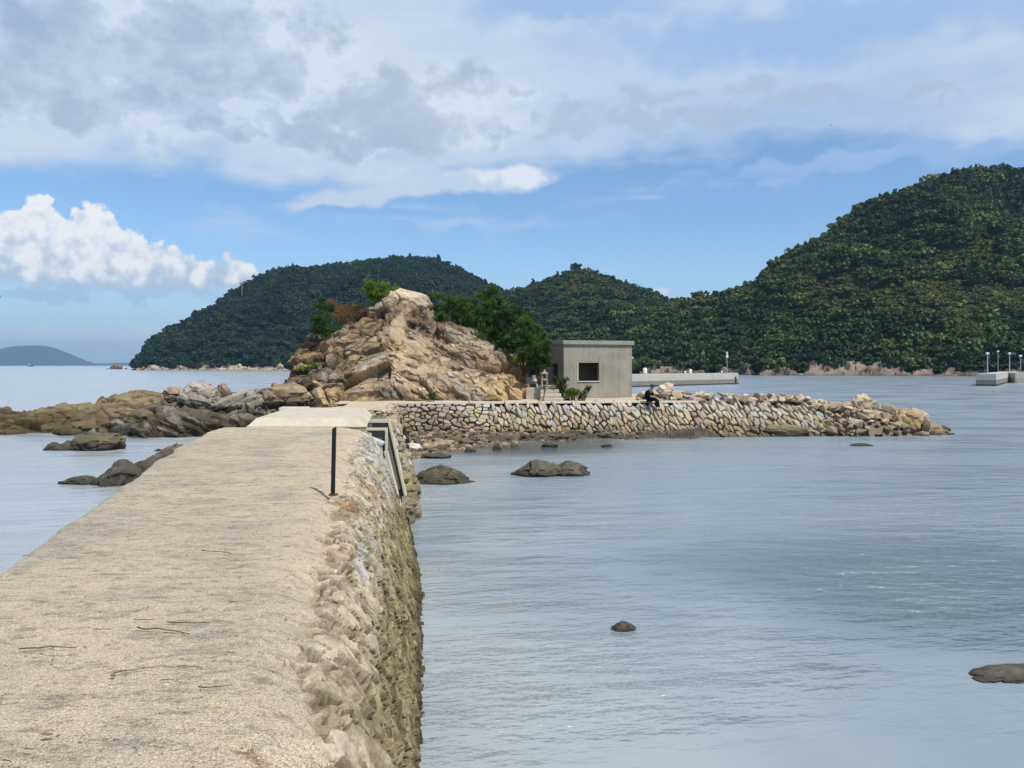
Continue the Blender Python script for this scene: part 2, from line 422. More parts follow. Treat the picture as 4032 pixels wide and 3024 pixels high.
# ------------------------------------------------------------------ wooded hills
K = 1 / 2.1602                                   # reading scale of the silhouettes below
def crown_proto(name, seed, kind, nq):
    r = np.random.default_rng(seed)
    lob = []
    if kind == 'round':
        lob = [((r.uniform(-.2, .2), r.uniform(-.2, .2), .6), .6)] + [((r.uniform(-.85, .85), r.uniform(-.85, .85), r.uniform(.25, 1.2)), r.uniform(.18, .48)) for _ in range(15)]
    elif kind == 'cone':
        lob = [((r.uniform(-.1, .1), r.uniform(-.1, .1), h), .75 * (1 - h / 2.3)) for h in np.linspace(.3, 2.0, 9)]
    else:
        lob = [((r.uniform(-.8, .8), r.uniform(-.8, .8), r.uniform(.1, .5)), r.uniform(.25, .5)) for _ in range(9)]
    wts = np.array([b ** 2 for _, b in lob]); ch = r.choice(len(lob), nq, p=wts / wts.sum())
    cen = np.array([lob[i][0] for i in ch]); rad = np.array([lob[i][1] for i in ch])
    d = r.normal(size=(nq, 3)); d[:, 2] = np.abs(d[:, 2]) * .9 - .25; d /= np.linalg.norm(d, axis=1)[:, None]
    p = cen + d * (rad * r.uniform(.75, 1.06, nq))[:, None]
    n = d + r.normal(size=(nq, 3)) * .7 + np.array((0, 0, .35)); n /= np.linalg.norm(n, axis=1)[:, None]
    a = np.cross(n, r.normal(size=(nq, 3))); a /= np.linalg.norm(a, axis=1)[:, None]; b = np.cross(n, a)
    s = r.uniform(.09, .2, nq)[:, None]
    V = np.stack([p - a * s - b * s * .6, p + a * s * .8 - b * s * .7, p + a * s + b * s * .7, p - a * s * .7 + b * s * .8], 1)
    V = V + r.normal(size=V.shape) * .02
    me = mesh_np(name, V.reshape(-1, 3), np.arange(nq * 4).reshape(-1, 4), extra={'rnd': np.repeat(r.uniform(0, 1, nq), 4)})
    return me
leaf_far = leaf_mat("hill_foliage", None, .45, inst=True, transl=.15)
pc = bpy.data.collections.new("crown_shapes")
for i, (kd, n) in enumerate((('round', 420), ('round', 380), ('round', 420), ('cone', 300), ('scrub', 300), ('scrub', 260))):
    o = bpy.data.objects.new("crown_shape_%d" % i, crown_proto("crown_shape", 40 + i, kd, n)); o.data.materials.append(leaf_far); pc.objects.link(o)
ng = bpy.data.node_groups.new("forest_scatter", 'GeometryNodeTree')
ng.interface.new_socket("Geometry", in_out='INPUT', socket_type='NodeSocketGeometry'); ng.interface.new_socket("Geometry", in_out='OUTPUT', socket_type='NodeSocketGeometry')
gi = ng.nodes.new('NodeGroupInput'); go = ng.nodes.new('NodeGroupOutput'); ip = ng.nodes.new('GeometryNodeInstanceOnPoints'); ci = ng.nodes.new('GeometryNodeCollectionInfo')
ci.inputs['Collection'].default_value = pc; ci.inputs['Separate Children'].default_value = True; ci.inputs['Reset Children'].default_value = True
ng.links.new(gi.outputs[0], ip.inputs['Points']); ng.links.new(ci.outputs[0], ip.inputs['Instance']); ip.inputs['Pick Instance'].default_value = True
for nm, ty, sk in (('kind_index', 'INT', 'Instance Index'), ('rot', 'FLOAT_VECTOR', 'Rotation'), ('scl', 'FLOAT_VECTOR', 'Scale')):
    na = ng.nodes.new('GeometryNodeInputNamedAttribute'); na.data_type = ty; na.inputs['Name'].default_value = nm
    ng.links.new(na.outputs[0], ip.inputs[sk])
ng.links.new(ip.outputs[0], go.inputs[0])
def scatter(name, P, kind, rotz, scl, tint):
    me = bpy.data.meshes.new(name); me.vertices.add(len(P)); me.vertices.foreach_set('co', np.asarray(P, np.float32).ravel())
    a = me.attributes.new('kind_index', 'INT', 'POINT'); a.data.foreach_set('value', np.asarray(kind, np.int32))
    a = me.attributes.new('rot', 'FLOAT_VECTOR', 'POINT'); R = np.zeros((len(P), 3), np.float32); R[:, 2] = rotz; a.data.foreach_set('vector', R.ravel())
    a = me.attributes.new('scl', 'FLOAT_VECTOR', 'POINT'); a.data.foreach_set('vector', np.asarray(scl, np.float32).ravel())
    a = me.attributes.new('tint', 'FLOAT_COLOR', 'POINT'); a.data.foreach_set('color', np.concatenate([tint, np.ones((len(P), 1))], 1).astype(np.float32).ravel())
    o = link(name, me); md = o.modifiers.new("scatter", 'NODES'); md.node_group = ng
    return struct(o, 'stuff')
hill_soil = plain_mat("hill_soil", (.014, .022, .012), .9, sc=.2, nz=.4)
rock_far = rock_mat("far_shore_rock", .12, .7, .6, contrast=.9, lichen=.3)
class Hill:
    def __init__(s, sil, ys, yr, spur, tree_h, seed, expo=.85):
        s.su = np.array([a * K for a, b in sil]); s.sv = np.array([b * K for a, b in sil]); s.ys, s.yr, s.spur, s.th, s.seed, s.ex = ys, yr, spur, tree_h, seed, expo
    def shore(s, u): return np.interp(u, *zip(*s.ys))
    def ridge(s, u): return np.interp(u, *zip(*s.yr))
    def z(s, X, Y):
        u = 512 + F * X / Y; a = s.shore(u); b = s.ridge(u); t = (Y - a) / (b - a)
        H = CH + (HZ - np.interp(u, s.su, s.sv)) / F * b - s.th
        tt = np.clip(t, 0, 1); n = fbm(np.stack([X / s.spur, Y / (s.spur * 1.8), X * 0], 1), 4, s.seed)
        f = tt ** s.ex + n * .34 * np.sin(np.pi * tt) * (1 - .4 * tt)
        f = np.clip(f, 0, .985 * Y / b + .02 * tt)
        back = np.clip(1 - (np.maximum(t, 1) - 1) * 1.2, 0, 1)
        return np.maximum(H, .4) * f * back + .8, t, u
    def terrain(s, name, u0, u1):
        us = np.arange(u0, u1, 3.0); ts = np.concatenate([np.linspace(-.02, 1, 70), np.linspace(1.05, 1.8, 8)])
        U, T = np.meshgrid(us, ts); U = U.ravel(); T = T.ravel(); Y = s.shore(U) + (s.ridge(U) - s.shore(U)) * T; X = (U - 512) / F * Y
        z, _, _ = s.z(X, Y); z[T < 0] = -.5
        return struct(link(name, mesh_np(name, np.stack([X, Y, z], 1), grid_quads(len(ts), len(us)), smooth=True), hill_soil))
    def forest(s, name, u0, u1, sp, paint, tmax=1.12):
        r = np.random.default_rng(s.seed); ya = min(b for a, b in s.ys); yb = max(b for a, b in s.yr) * 1.05
        xs = np.arange((u0 - 512) / F * yb if u0 < 512 else (u0 - 512) / F * ya, (u1 - 512) / F * yb, sp); yy = np.arange(ya, yb, sp)
        X, Y = np.meshgrid(xs, yy); X = X.ravel() + r.uniform(-.5, .5, X.size) * sp; Y = Y.ravel() + r.uniform(-.5, .5, Y.size) * sp
        z, t, u = s.z(X, Y); ok = (t > -.01) & (t < tmax) & (u > u0) & (u < u1); X, Y, z, t, u = X[ok], Y[ok], z[ok], t[ok], u[ok]
        v = HZ - (z - CH) / Y * F
        return scatter(name, *paint(np.stack([X, Y, z], 1), t, u, v, r))
    def rocks(s, name, u0, u1, hgt, dep, pal, step=.8, seed=3):
        us = np.arange(u0, u1, step); ts = np.linspace(0, 1, 14); U, T = np.meshgrid(us, ts); U = U.ravel(); T = T.ravel()
        Y = s.shore(U) - dep * .75 + dep * T; X = (U - 512) / F * Y
        h = hgt * (.55 + .75 * fbm(np.stack([U / 14, U * 0, U * 0], 1), 3, seed)) * np.sin(np.clip(T * 1.15, 0, 1) * np.pi * .62)
        Pp = np.stack([X, Y, h - .35 * (T < .05)], 1)
        d1, e1, i1 = facets(Pp, (6, 5, 2.6), seed, .5, .45); d2, e2, i2 = facets(Pp, (2.2, 2, 1.2), seed + 5, .5, .4)
        k = sstep(T, 0, .15)
        Pp[:, 2] += (d1 * 1.1 + d2 * .55) * k * (hgt / 2.6); Pp[:, 1] -= (d1 * 1.4 + d2 * .6) * k
        tc_ = mixc(pal[0], pal[1], sstep(i1 * .7 + i2 * .5 + fbm(Pp / 9, 3, seed), -.5, .7)); tc_ = mixc(pal[2], tc_, sstep(Pp[:, 2], .1, .7))
        return struct(link(name, mesh_np(name, Pp, grid_quads(len(ts), len(us)), tint=tc_), rock_far))
def paint_mix(P, t, u, v, r, patchy, dark, mid, light, big, scrub, dry=(.10, .105, .065)):
    n = len(P); n1 = fbm(P / 26, 4, 5); n2 = fbm(P / 9, 3, 8)
    pm = patchy(u, v, t) + n1 * .9 + n2 * .35
    patch = pm > .35
    sc = np.where(patch, scrub, big) * np.clip(np.exp(r.normal(size=n) * .30) * (1 + .4 * n2), .45, 1.55)
    kind = np.where(patch, r.integers(4, 6, n), r.integers(0, 3, n)); kind = np.where((~patch) & (r.uniform(size=n) < .06), 3, kind)
    tn = mixc(dark, mid, np.clip(.38 + n1 * .9 + n2 * .6 + r.normal(size=n) * .22, 0, 1))
    tl = mixc(light, dry, np.clip(.45 + fbm(P / 17, 3, 21) * 1.8 + r.normal(size=n) * .2, 0, 1))
    tint = mixc(tn, tl, np.clip((pm - .2) * 3, 0, 1))
    bright = (r.uniform(size=n) < .012) & ~patch
    tint[bright] = np.asarray(light) * 1.0
    S3 = np.stack([sc * r.uniform(.8, 1.25, n), sc * r.uniform(.8, 1.25, n), sc * r.uniform(.65, 1.15, n)], 1)
    Q = P.copy(); Q[:, 2] -= np.where(patch, .2, .0) * sc; Q[:, 2] = np.maximum(Q[:, 2], 1.2)
    return Q, kind, r.uniform(0, 6.28, n), S3, tint
def paint_scrub(P, t, u, v, r, patchy, light, dry, size):
    n = len(P); pm = patchy(u, v, t) + fbm(P / 26, 4, 5) * .9 + fbm(P / 9, 3, 8) * .35; k = pm > .22; P = P[k]; n = len(P)
    tint = mixc(light, dry, np.clip(.5 + fbm(P / 15, 3, 25) * 1.8 + r.normal(size=n) * .25, 0, 1)) * r.uniform(.6, 1.1, n)[:, None]
    s = size * np.exp(r.normal(size=n) * .3); Q = P.copy(); Q[:, 2] -= .25 * s; Q[:, 2] = np.maximum(Q[:, 2], 1.)
    return Q, r.integers(4, 6, n), r.uniform(0, 6.28, n), np.stack([s * 1.25, s * 1.25, s], 1), tint
# the left hill, across the water
LH = Hill([(280, 800), (292, 797), (299, 770), (312, 750), (330, 733), (380, 703), (440, 672), (500, 632), (540, 605), (590, 585), (640, 577), (700, 574), (760, 568), (800, 564), (850, 556), (900, 553), (940, 555), (990, 577), (1040, 607), (1080, 627), (1110, 636), (1160, 660), (1220, 700), (1320, 770)],
          [(130, 640), (200, 610), (300, 590), (600, 590)], [(130, 660), (145, 690), (250, 800), (400, 880), (600, 880)], 70, 5.0, 11)
LH.terrain("left_hill", 132, 600)
LH.forest("left_hill_forest", 133, 600, 4.4, lambda P, t, u, v, r: paint_mix(P, t, u, v, r, lambda u, v, t: -.5 + .3 * np.exp(-((u - 330) / 50) ** 2), (.007, .024, .015), (.022, .054, .030), (.05, .075, .035), 3.4, 2.4))
LH.rocks("left_hill_shore", 136, 310, 4.6, 12, ((.20, .15, .10), (.50, .40, .28), (.10, .08, .05)), seed=3)
# the middle hill
MH = Hill([(980, 700), (1040, 665), (1090, 643), (1130, 623), (1170, 609), (1210, 594), (1240, 577), (1270, 583), (1300, 593), (1340, 608), (1390, 627), (1440, 637), (1500, 650), (1560, 670), (1650, 720), (1750, 770)],
          [(440, 500), (640, 420), (820, 400)], [(440, 660), (580, 640), (820, 600)], 60, 4.2, 23)
MH.terrain("middle_hill", 452, 815)
mh_patch = lambda u, v, t: -.02 + .5 * np.exp(-((u - 610) / 45) ** 2 - ((v - 300) / 16) ** 2) + .35 * np.exp(-((u - 560) / 40) ** 2 - ((v - 320) / 20) ** 2)
MH.forest("middle_hill_scrub", 455, 812, 2.3, lambda P, t, u, v, r: paint_scrub(P, t, u, v, r, mh_patch, (.12, .15, .04), (.08, .09, .055), 1.6))
MH.forest("middle_hill_forest", 455, 812, 3.8, lambda P, t, u, v, r: paint_mix(P, t, u, v, r, lambda u, v, t: -.02 + .5 * np.exp(-((u - 610) / 45) ** 2 - ((v - 300) / 16) ** 2) + .35 * np.exp(-((u - 560) / 40) ** 2 - ((v - 320) / 20) ** 2), (.013, .034, .014), (.058, .094, .030), (.15, .17, .045), 2.9, 1.9))
# the right hill
RH = Hill([(1360, 720), (1400, 690), (1450, 655), (1500, 637), (1560, 629), (1600, 617), (1640, 605), (1660, 577), (1700, 551), (1750, 521), (1790, 497), (1830, 462), (1880, 436), (1930, 421), (1990, 401), (2040, 374), (2090, 367), (2150, 365), (2212, 362), (2300, 352), (2420, 380), (2560, 450), (2700, 560)],
          [(600, 352), (700, 340), (760, 310), (1024, 285), (1250, 280)], [(600, 420), (700, 430), (800, 440), (1000, 470), (1250, 480)], 46, 4.6, 37)
RH.terrain("right_hill", 628, 1180)
def rh_patch(u, v, t):
    return -.15 + .85 * np.exp(-((v - 300) / 24) ** 2) * sstep(u, 760, 900) + .45 * np.exp(-((u - 800) / 60) ** 2 - ((v - 305) / 20) ** 2) + .5 * np.exp(-((u - 960) / 40) ** 2 - ((v - 195) / 16) ** 2) + .3 * np.exp(-((u - 690) / 30) ** 2 - ((v - 318) / 14) ** 2) - .4 * sstep(v, 335, 350)
RH.forest("right_hill_forest", 632, 1170, 3.2, lambda P, t, u, v, r: paint_mix(P, t, u, v, r, rh_patch, (.014, .034, .010), (.078, .118, .030), (.155, .178, .048), 2.9, 1.7))
RH.forest("right_hill_scrub", 632, 1170, 1.75, lambda P, t, u, v, r: paint_scrub(P, t, u, v, r, rh_patch, (.15, .18, .035), (.085, .09, .05), 1.35))
RH.rocks("right_hill_shore", 640, 1060, 5.2, 11, ((.12, .09, .075), (.27, .21, .16), (.07, .055, .04)), seed=9)
# far island and a fainter coast behind it
def far_land(name, sil, Y, seed):
    su = np.array([a * K for a, b in sil]); sv = np.array([b * K for a, b in sil])
    us = np.arange(su[0], su[-1], 1.0); ts = np.linspace(0, 1, 26); U, T = np.meshgrid(us, ts); U = U.ravel(); T = T.ravel()
    H = (HZ - np.interp(U, su, sv)) / F * (Y + 900) + CH; YY = Y + T * 1800; X = (U - 512) / F * (Y + 900)
    P = np.stack([X, YY, X * 0], 1); n = fbm(P / 320, 5, seed)
    P[:, 2] = H * np.sin(np.pi * T) ** .8 * (1 + .04 * n) - 2
    return struct(link(name, mesh_np(name, P, grid_quads(len(ts), len(us)), smooth=True), hill_soil))
far_land("distant_island", [(-220, 789), (-120, 775), (-60, 768), (0, 757), (30, 752), (48, 746.5), (88, 746), (105, 754), (130, 773), (150, 783), (166, 789)], 8200, 5)
far_land("distant_coast", [(150, 789.2), (200, 786), (240, 784), (280, 783), (330, 784), (420, 786), (700, 787.5)], 10500, 6)
# ------------------------------------------------------------------ dry-stone facing
def clip(poly, nx, ny, d):
    out = []; n = len(poly)
    for i in range(n):
        a, b = poly[i], poly[(i + 1) % n]; da = a[0] * nx + a[1] * ny - d; db = b[0] * nx + b[1] * ny - d
        if da <= 0: out.append(a)
        if (da < 0) != (db < 0):
            t = da / (da - db); out.append((a[0] + (b[0] - a[0]) * t, a[1] + (b[1] - a[1]) * t))
    return out
def voronoi_cells(L, H, ca, cb, lean, r, jit=.85):
    """irregular cells over [0,L]x[0,H]; ca, cb = cell size along and up; lean(a) shears the cells sideways"""
    na, nb = max(2, round(L / ca)), max(2, round(H / cb)); sites = {}
    for i in range(-1, na + 1):
        for j in range(-1, nb + 1):
            sites[i, j] = (i + .5 + (.5 if j % 2 else 0) + r.uniform(-.5, .5) * jit, j + .5 + r.uniform(-.5, .5) * jit)
    cells = []
    for i in range(0, na):
        for j in range(0, nb):
            s = sites[i, j]; poly = [(s[0] - 2, s[1] - 2), (s[0] + 2, s[1] - 2), (s[0] + 2, s[1] + 2), (s[0] - 2, s[1] + 2)]
            for di in (-2, -1, 0, 1, 2):
                for dj in (-2, -1, 0, 1, 2):
                    q = sites.get((i + di, j + dj))
                    if q is None or (di == 0 and dj == 0): continue
                    nx, ny = q[0] - s[0], q[1] - s[1]
                    poly = clip(poly, nx, ny, (q[0] ** 2 + q[1] ** 2 - s[0] ** 2 - s[1] ** 2) / 2)
                    if len(poly) < 3: break
                if len(poly) < 3: break
            if len(poly) < 3: continue
            p = np.array(poly); p[:, 0] *= L / na; p[:, 1] *= H / nb
            p[:, 0] -= lean * (p[:, 1] - H / 2)
            cells.append(p)
    return cells
def stones_mesh(name, cells, surf, r, gap, depth, tint_fn, cut=.22, thin=None, rough=.012, rings=((1.0, -.16), (1.0, .25), (.97, .7), (.86, .98), (.5, 1.05)), split=1, drop=0.0, tilt=.35):
    A, B, Dp, TS, Q, Tr, off = [], [], [], [], [], [], 0
    for c in cells:
        if drop and r.uniform() < drop: continue
        cen = c.mean(0); rad = np.sqrt(((c - cen) ** 2).sum(1)); rm = rad.mean()
        if rm < .03: continue
        p = c
        for _ in range(split): p = np.stack([p, (p + np.roll(p, -1, 0)) / 2], 1).reshape(-1, 2)
        p = np.stack([p * (1 - cut) + np.roll(p, -1, 0) * cut, p * cut + np.roll(p, -1, 0) * (1 - cut)], 1).reshape(-1, 2)
        p = cen + (p - cen) * max(.45, 1 - gap * r.uniform(.4, 1.7) / rm)
        k = len(p); dd = r.uniform(*depth) * (thin(cen) if thin else 1); gr = r.normal(size=2) * tilt; tsd = r.uniform(size=4)
        for sc, z in rings:
            q = cen + (p - cen) * sc + r.normal(size=p.shape) * rm * .025 * (z > 0)
            A.append(q[:, 0]); B.append(q[:, 1]); Dp.append((z * dd if z > 0 else z) + (q - cen) @ gr * max(z, 0))
        A.append(cen[:1]); B.append(cen[1:]); Dp.append(np.array([dd * 1.06])); TS.append(np.repeat(tsd[None], k * len(rings) + 1, 0))
        i = np.arange(k); j = (i + 1) % k
        for m in range(len(rings) - 1): Q.append(off + np.stack([m * k + i, m * k + j, (m + 1) * k + j, (m + 1) * k + i], 1))
        Tr.append(off + np.stack([(len(rings) - 1) * k + i, (len(rings) - 1) * k + j, np.full(k, len(rings) * k)], 1)); off += k * len(rings) + 1
    A = np.concatenate(A); B = np.concatenate(B); Dp = np.concatenate(Dp); TS = np.concatenate(TS)
    P, N = surf(A, B); V = P + N * Dp[:, None]
    V = V + N * (fbm(V / .11, 3, 4) * rough * 2 + fbm(V / .04, 2, 6) * rough)[:, None]
    return mesh_np(name, V, np.concatenate(Q), np.concatenate(Tr), tint=tint_fn(V, TS))
def line_surface(top, base, z0=0.0):
    """battered face between a top line and a foot line; points are (x, y, z); a = metres along, b = metres up the slope from the foot"""
    top = np.array(top, float); base = np.array(base, float)
    s = np.concatenate([[0], np.cumsum(np.linalg.norm(np.diff(top[:, :2], axis=0), axis=1))]); L = s[-1]
    H = np.linalg.norm(top - base, axis=1).mean()
    def surf(a, b):
        aa = np.clip(a, -.3, L + .3); t = b / H
        T = np.stack([np.interp(aa, s, top[:, k]) for k in range(3)], 1); Bq = np.stack([np.interp(aa, s, base[:, k]) for k in range(3)], 1)
        e = .2; T2 = np.stack([np.interp(aa + e, s, top[:, k]) - np.interp(aa - e, s, top[:, k]) for k in range(3)], 1)
        P = Bq + (T - Bq) * t[:, None]; N = np.cross(T - Bq, T2); N /= np.linalg.norm(N, axis=1)[:, None]
        flip = np.sign(N @ np.array(FLIP)); N *= flip[:, None]
        return P, N
    return surf, L, H
def profile_surface(lines):
    """face through several lines from foot to top (a convex, rolled wall)"""
    Ls = [np.array(l, float) for l in lines]; ref = Ls[-1]; s = np.concatenate([[0], np.cumsum(np.linalg.norm(np.diff(ref[:, :2], axis=0), axis=1))]); L = s[-1]
    hs = np.concatenate([[0], np.cumsum([np.linalg.norm(b_ - a_, axis=1).mean() for a_, b_ in zip(Ls, Ls[1:])])]); H = hs[-1]
    def raw(a, b):
        a = np.clip(a, -.3, L + .3); out = np.zeros((len(a), 3)); Q = [np.stack([np.interp(a, s, l[:, k]) for k in range(3)], 1) for l in Ls]
        for k in range(len(Ls) - 1):
            lo_, hi_ = (hs[k] if k else -9), (hs[k + 1] if k < len(Ls) - 2 else 99); m_ = (b >= lo_) & (b < hi_); t = ((b - hs[k]) / (hs[k + 1] - hs[k]))[:, None]
            out = np.where(m_[:, None], Q[k] + (Q[k + 1] - Q[k]) * t, out)
        return out
    def surf(a, b):
        e = .09; N = np.cross(raw(a, b + e) - raw(a, b - e), raw(a + e, b) - raw(a - e, b)); N /= np.linalg.norm(N, axis=1)[:, None] + 1e-9; N *= np.sign(N @ np.array(FLIP))[:, None]
        return raw(a, b), N
    return surf, L, H
def backing_mesh(name, surf, L, H, da, db, depth, amp, tint_fn, holes=0, r=None, hole_d=.15, mortar=0.0):
    na, nb = int(L / da) + 2, int(H / db) + 2; a, b = np.meshgrid(np.linspace(0, L, na), np.linspace(0, H, nb)); a = a.ravel(); b = b.ravel()
    P, N = surf(a, b); d = -depth + amp * fbm(P / .30, 4, 12) * 1.2 + amp * .7 * fbm(P / .075, 3, 15)
    if holes:
        for _ in range(holes):
            ca, cb = r.uniform(0, L), r.uniform(0, H); ra = r.uniform(.03, .09); k = 1 - np.hypot((a - ca) / ra, (b - cb) / (ra * r.uniform(.7, 1.8)))
            d = d - hole_d * sstep(k, 0, .45)
    V = P + N * d[:, None]
    return mesh_np(name, V, grid_quads(nb, na), tint=tint_fn(V), smooth=True)
stone_near = rock_mat("wall_stone", 2.4, .55, .012, contrast=.7, lichen=.18)
stone_far = rock_mat("breakwater_stone", 1.5, .5, .02, contrast=.6, lichen=.12)
mortar_mat = rock_mat("wall_mortar", 4.0, .8, .02, contrast=1.15, lichen=.2)

# ------------------------------------------------------------------ the causeway the photographer stands on
XR = [(1.2, -.48), (3.05, -.88), (5.7, -1.5), (7.76, -1.84), (9.3, -2.12), (13, -2.78), (17.1, -3.42), (18.5, -3.62)]
XL = [(1.2, -2.7), (3, -3.2), (6.06, -4.04), (8.67, -4.75), (11.7, -5.6), (14.9, -6.4), (17.5, -6.95), (18.5, -7.0)]
XB = [(1.2, -.40), (3, -.55), (7.6, -.97), (9.95, -1.2), (12.8, -1.5), (14.6, -1.75), (18.3, -2.42)]
ZT = [(1.2, 2.38), (9, 2.40), (18.5, 2.50)]
iy = lambda tab, y: np.interp(y, [a for a, b in tab], [b for a, b in tab])
def near_tint(V, TS):
    n = fbm(V / .5, 4, 31); z = V[:, 2]
    up = mixc((.25, .205, .14), (.46, .40, .30), TS[:, 0]); up = mixc(up, (.36, .235, .13), (TS[:, 1] > .90) * .9); up = mixc(up, (.50, .485, .45), (TS[:, 3] > .82) * .8); up = mixc(up, (.45, .35, .21), (TS[:, 2] > .7) * .7)
    lo = mixc((.19, .155, .08), (.32, .27, .15), TS[:, 0])
    c = mixc(lo, up, sstep(z + n * .9, .75, 1.75))
    return mixc((.13, .105, .06), c, sstep(z + n * .3, .05, .55))
def mortar_tint(V):
    n = fbm(V / .45, 4, 33); z = V[:, 2]
    c = mixc((.20, .165, .09), (.42, .345, .235), sstep(z + n * .9, .7, 1.7)); c = mixc(c, (.50, .475, .43), sstep(fbm(V / .5, 3, 39), .3, .55) * sstep(z, 1.0, 1.6) * .7)
    return mixc((.12, .10, .06), c, sstep(z + n * .3, .05, .5))
cw = thing("causeway", "long beige concrete topped stone causeway running out from the viewer", "causeway", (0, 0, 0))
FLIP = (1, 0, .2)
ys_ = np.linspace(1.2, 18.3, 60)
top_l = np.stack([iy(XR, ys_) - .04, ys_, iy(ZT, ys_) - .06], 1); m1_l = np.stack([iy(XR, ys_) + .20, ys_, iy(ZT, ys_) - .15], 1); m2_l = np.stack([iy(XR, ys_) + .43, ys_, iy(ZT, ys_) - .44], 1); foot_l = np.stack([iy(XB, ys_) + .12, ys_, ys_ * 0 - .35], 1)
surfN, LN, HN = profile_surface([foot_l, m2_l, m1_l, top_l])
rN = np.random.default_rng(5)
cellsN = voronoi_cells(LN, HN + .04, .135, .20, .30, rN, 1.1)
rust_pts = [(-1.61, 7.1, 2.2, .16), (-2.13, 11.6, 2.15, .22), (-1.95, 9.2, 2.3, .22), (-1.0, 4.6, 2.0, .10), (-.75, 4.0, 1.7, .08)]
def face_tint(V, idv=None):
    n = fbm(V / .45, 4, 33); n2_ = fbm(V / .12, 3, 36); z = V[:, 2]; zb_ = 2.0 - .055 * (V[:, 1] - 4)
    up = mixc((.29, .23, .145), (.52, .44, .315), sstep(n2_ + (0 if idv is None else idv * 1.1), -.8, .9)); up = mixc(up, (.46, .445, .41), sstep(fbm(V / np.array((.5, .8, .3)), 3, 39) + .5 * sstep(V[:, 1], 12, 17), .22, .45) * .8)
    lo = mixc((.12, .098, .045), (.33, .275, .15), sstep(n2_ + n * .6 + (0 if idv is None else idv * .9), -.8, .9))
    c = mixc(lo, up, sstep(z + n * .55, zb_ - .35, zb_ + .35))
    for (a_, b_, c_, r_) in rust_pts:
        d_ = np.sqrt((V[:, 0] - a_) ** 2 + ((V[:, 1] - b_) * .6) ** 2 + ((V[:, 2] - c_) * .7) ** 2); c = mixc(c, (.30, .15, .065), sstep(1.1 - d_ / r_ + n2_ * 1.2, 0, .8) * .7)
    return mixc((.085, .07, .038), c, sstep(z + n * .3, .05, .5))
def masonry_face(name, surf, L, H, da, db):
    na, nb = int(L / da), int(H / db); a, b = np.meshgrid(np.linspace(0, L, na), np.linspace(0, H + .06, nb)); a = a.ravel(); b = b.ravel()
    P, N = surf(a, b); wob_ = .10 * fbm(np.stack([a / .3, b / .3, a * 0], 1), 4, 90)
    q = np.stack([a + .25 * b + wob_, b + wob_, a * 0 + .5], 1)
    d1, e1, i1 = facets(q, (.105, .21, 9), 91, .95, .5); d2, e2, i2 = facets(q, (.06, .12, 9), 93, 1.2, .5)
    d = .050 * (d1 + .3) * sstep(e1, .0, .09) + .012 * d2 * sstep(e2, 0, .2) + .006 * fbm(P / .055, 3, 95) + .030 * fbm(P / .5, 3, 96)
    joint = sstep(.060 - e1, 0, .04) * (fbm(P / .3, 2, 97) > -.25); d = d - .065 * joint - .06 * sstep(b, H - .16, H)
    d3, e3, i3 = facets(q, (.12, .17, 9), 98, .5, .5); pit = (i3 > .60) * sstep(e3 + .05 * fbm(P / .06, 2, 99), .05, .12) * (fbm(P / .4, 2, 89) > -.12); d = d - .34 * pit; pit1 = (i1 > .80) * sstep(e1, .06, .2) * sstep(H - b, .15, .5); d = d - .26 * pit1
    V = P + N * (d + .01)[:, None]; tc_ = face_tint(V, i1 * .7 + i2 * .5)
    tc_ = mixc(tc_, (.045, .036, .022), np.maximum(pit * .92, .62 * joint))                      # shade of the pits and joints painted in as dark colour
    return mesh_np(name, V, grid_quads(nb, na), tint=tc_)
link("masonry_face", masonry_face("masonry_face", surfN, LN, HN, .014, .014), mortar_mat, cw)
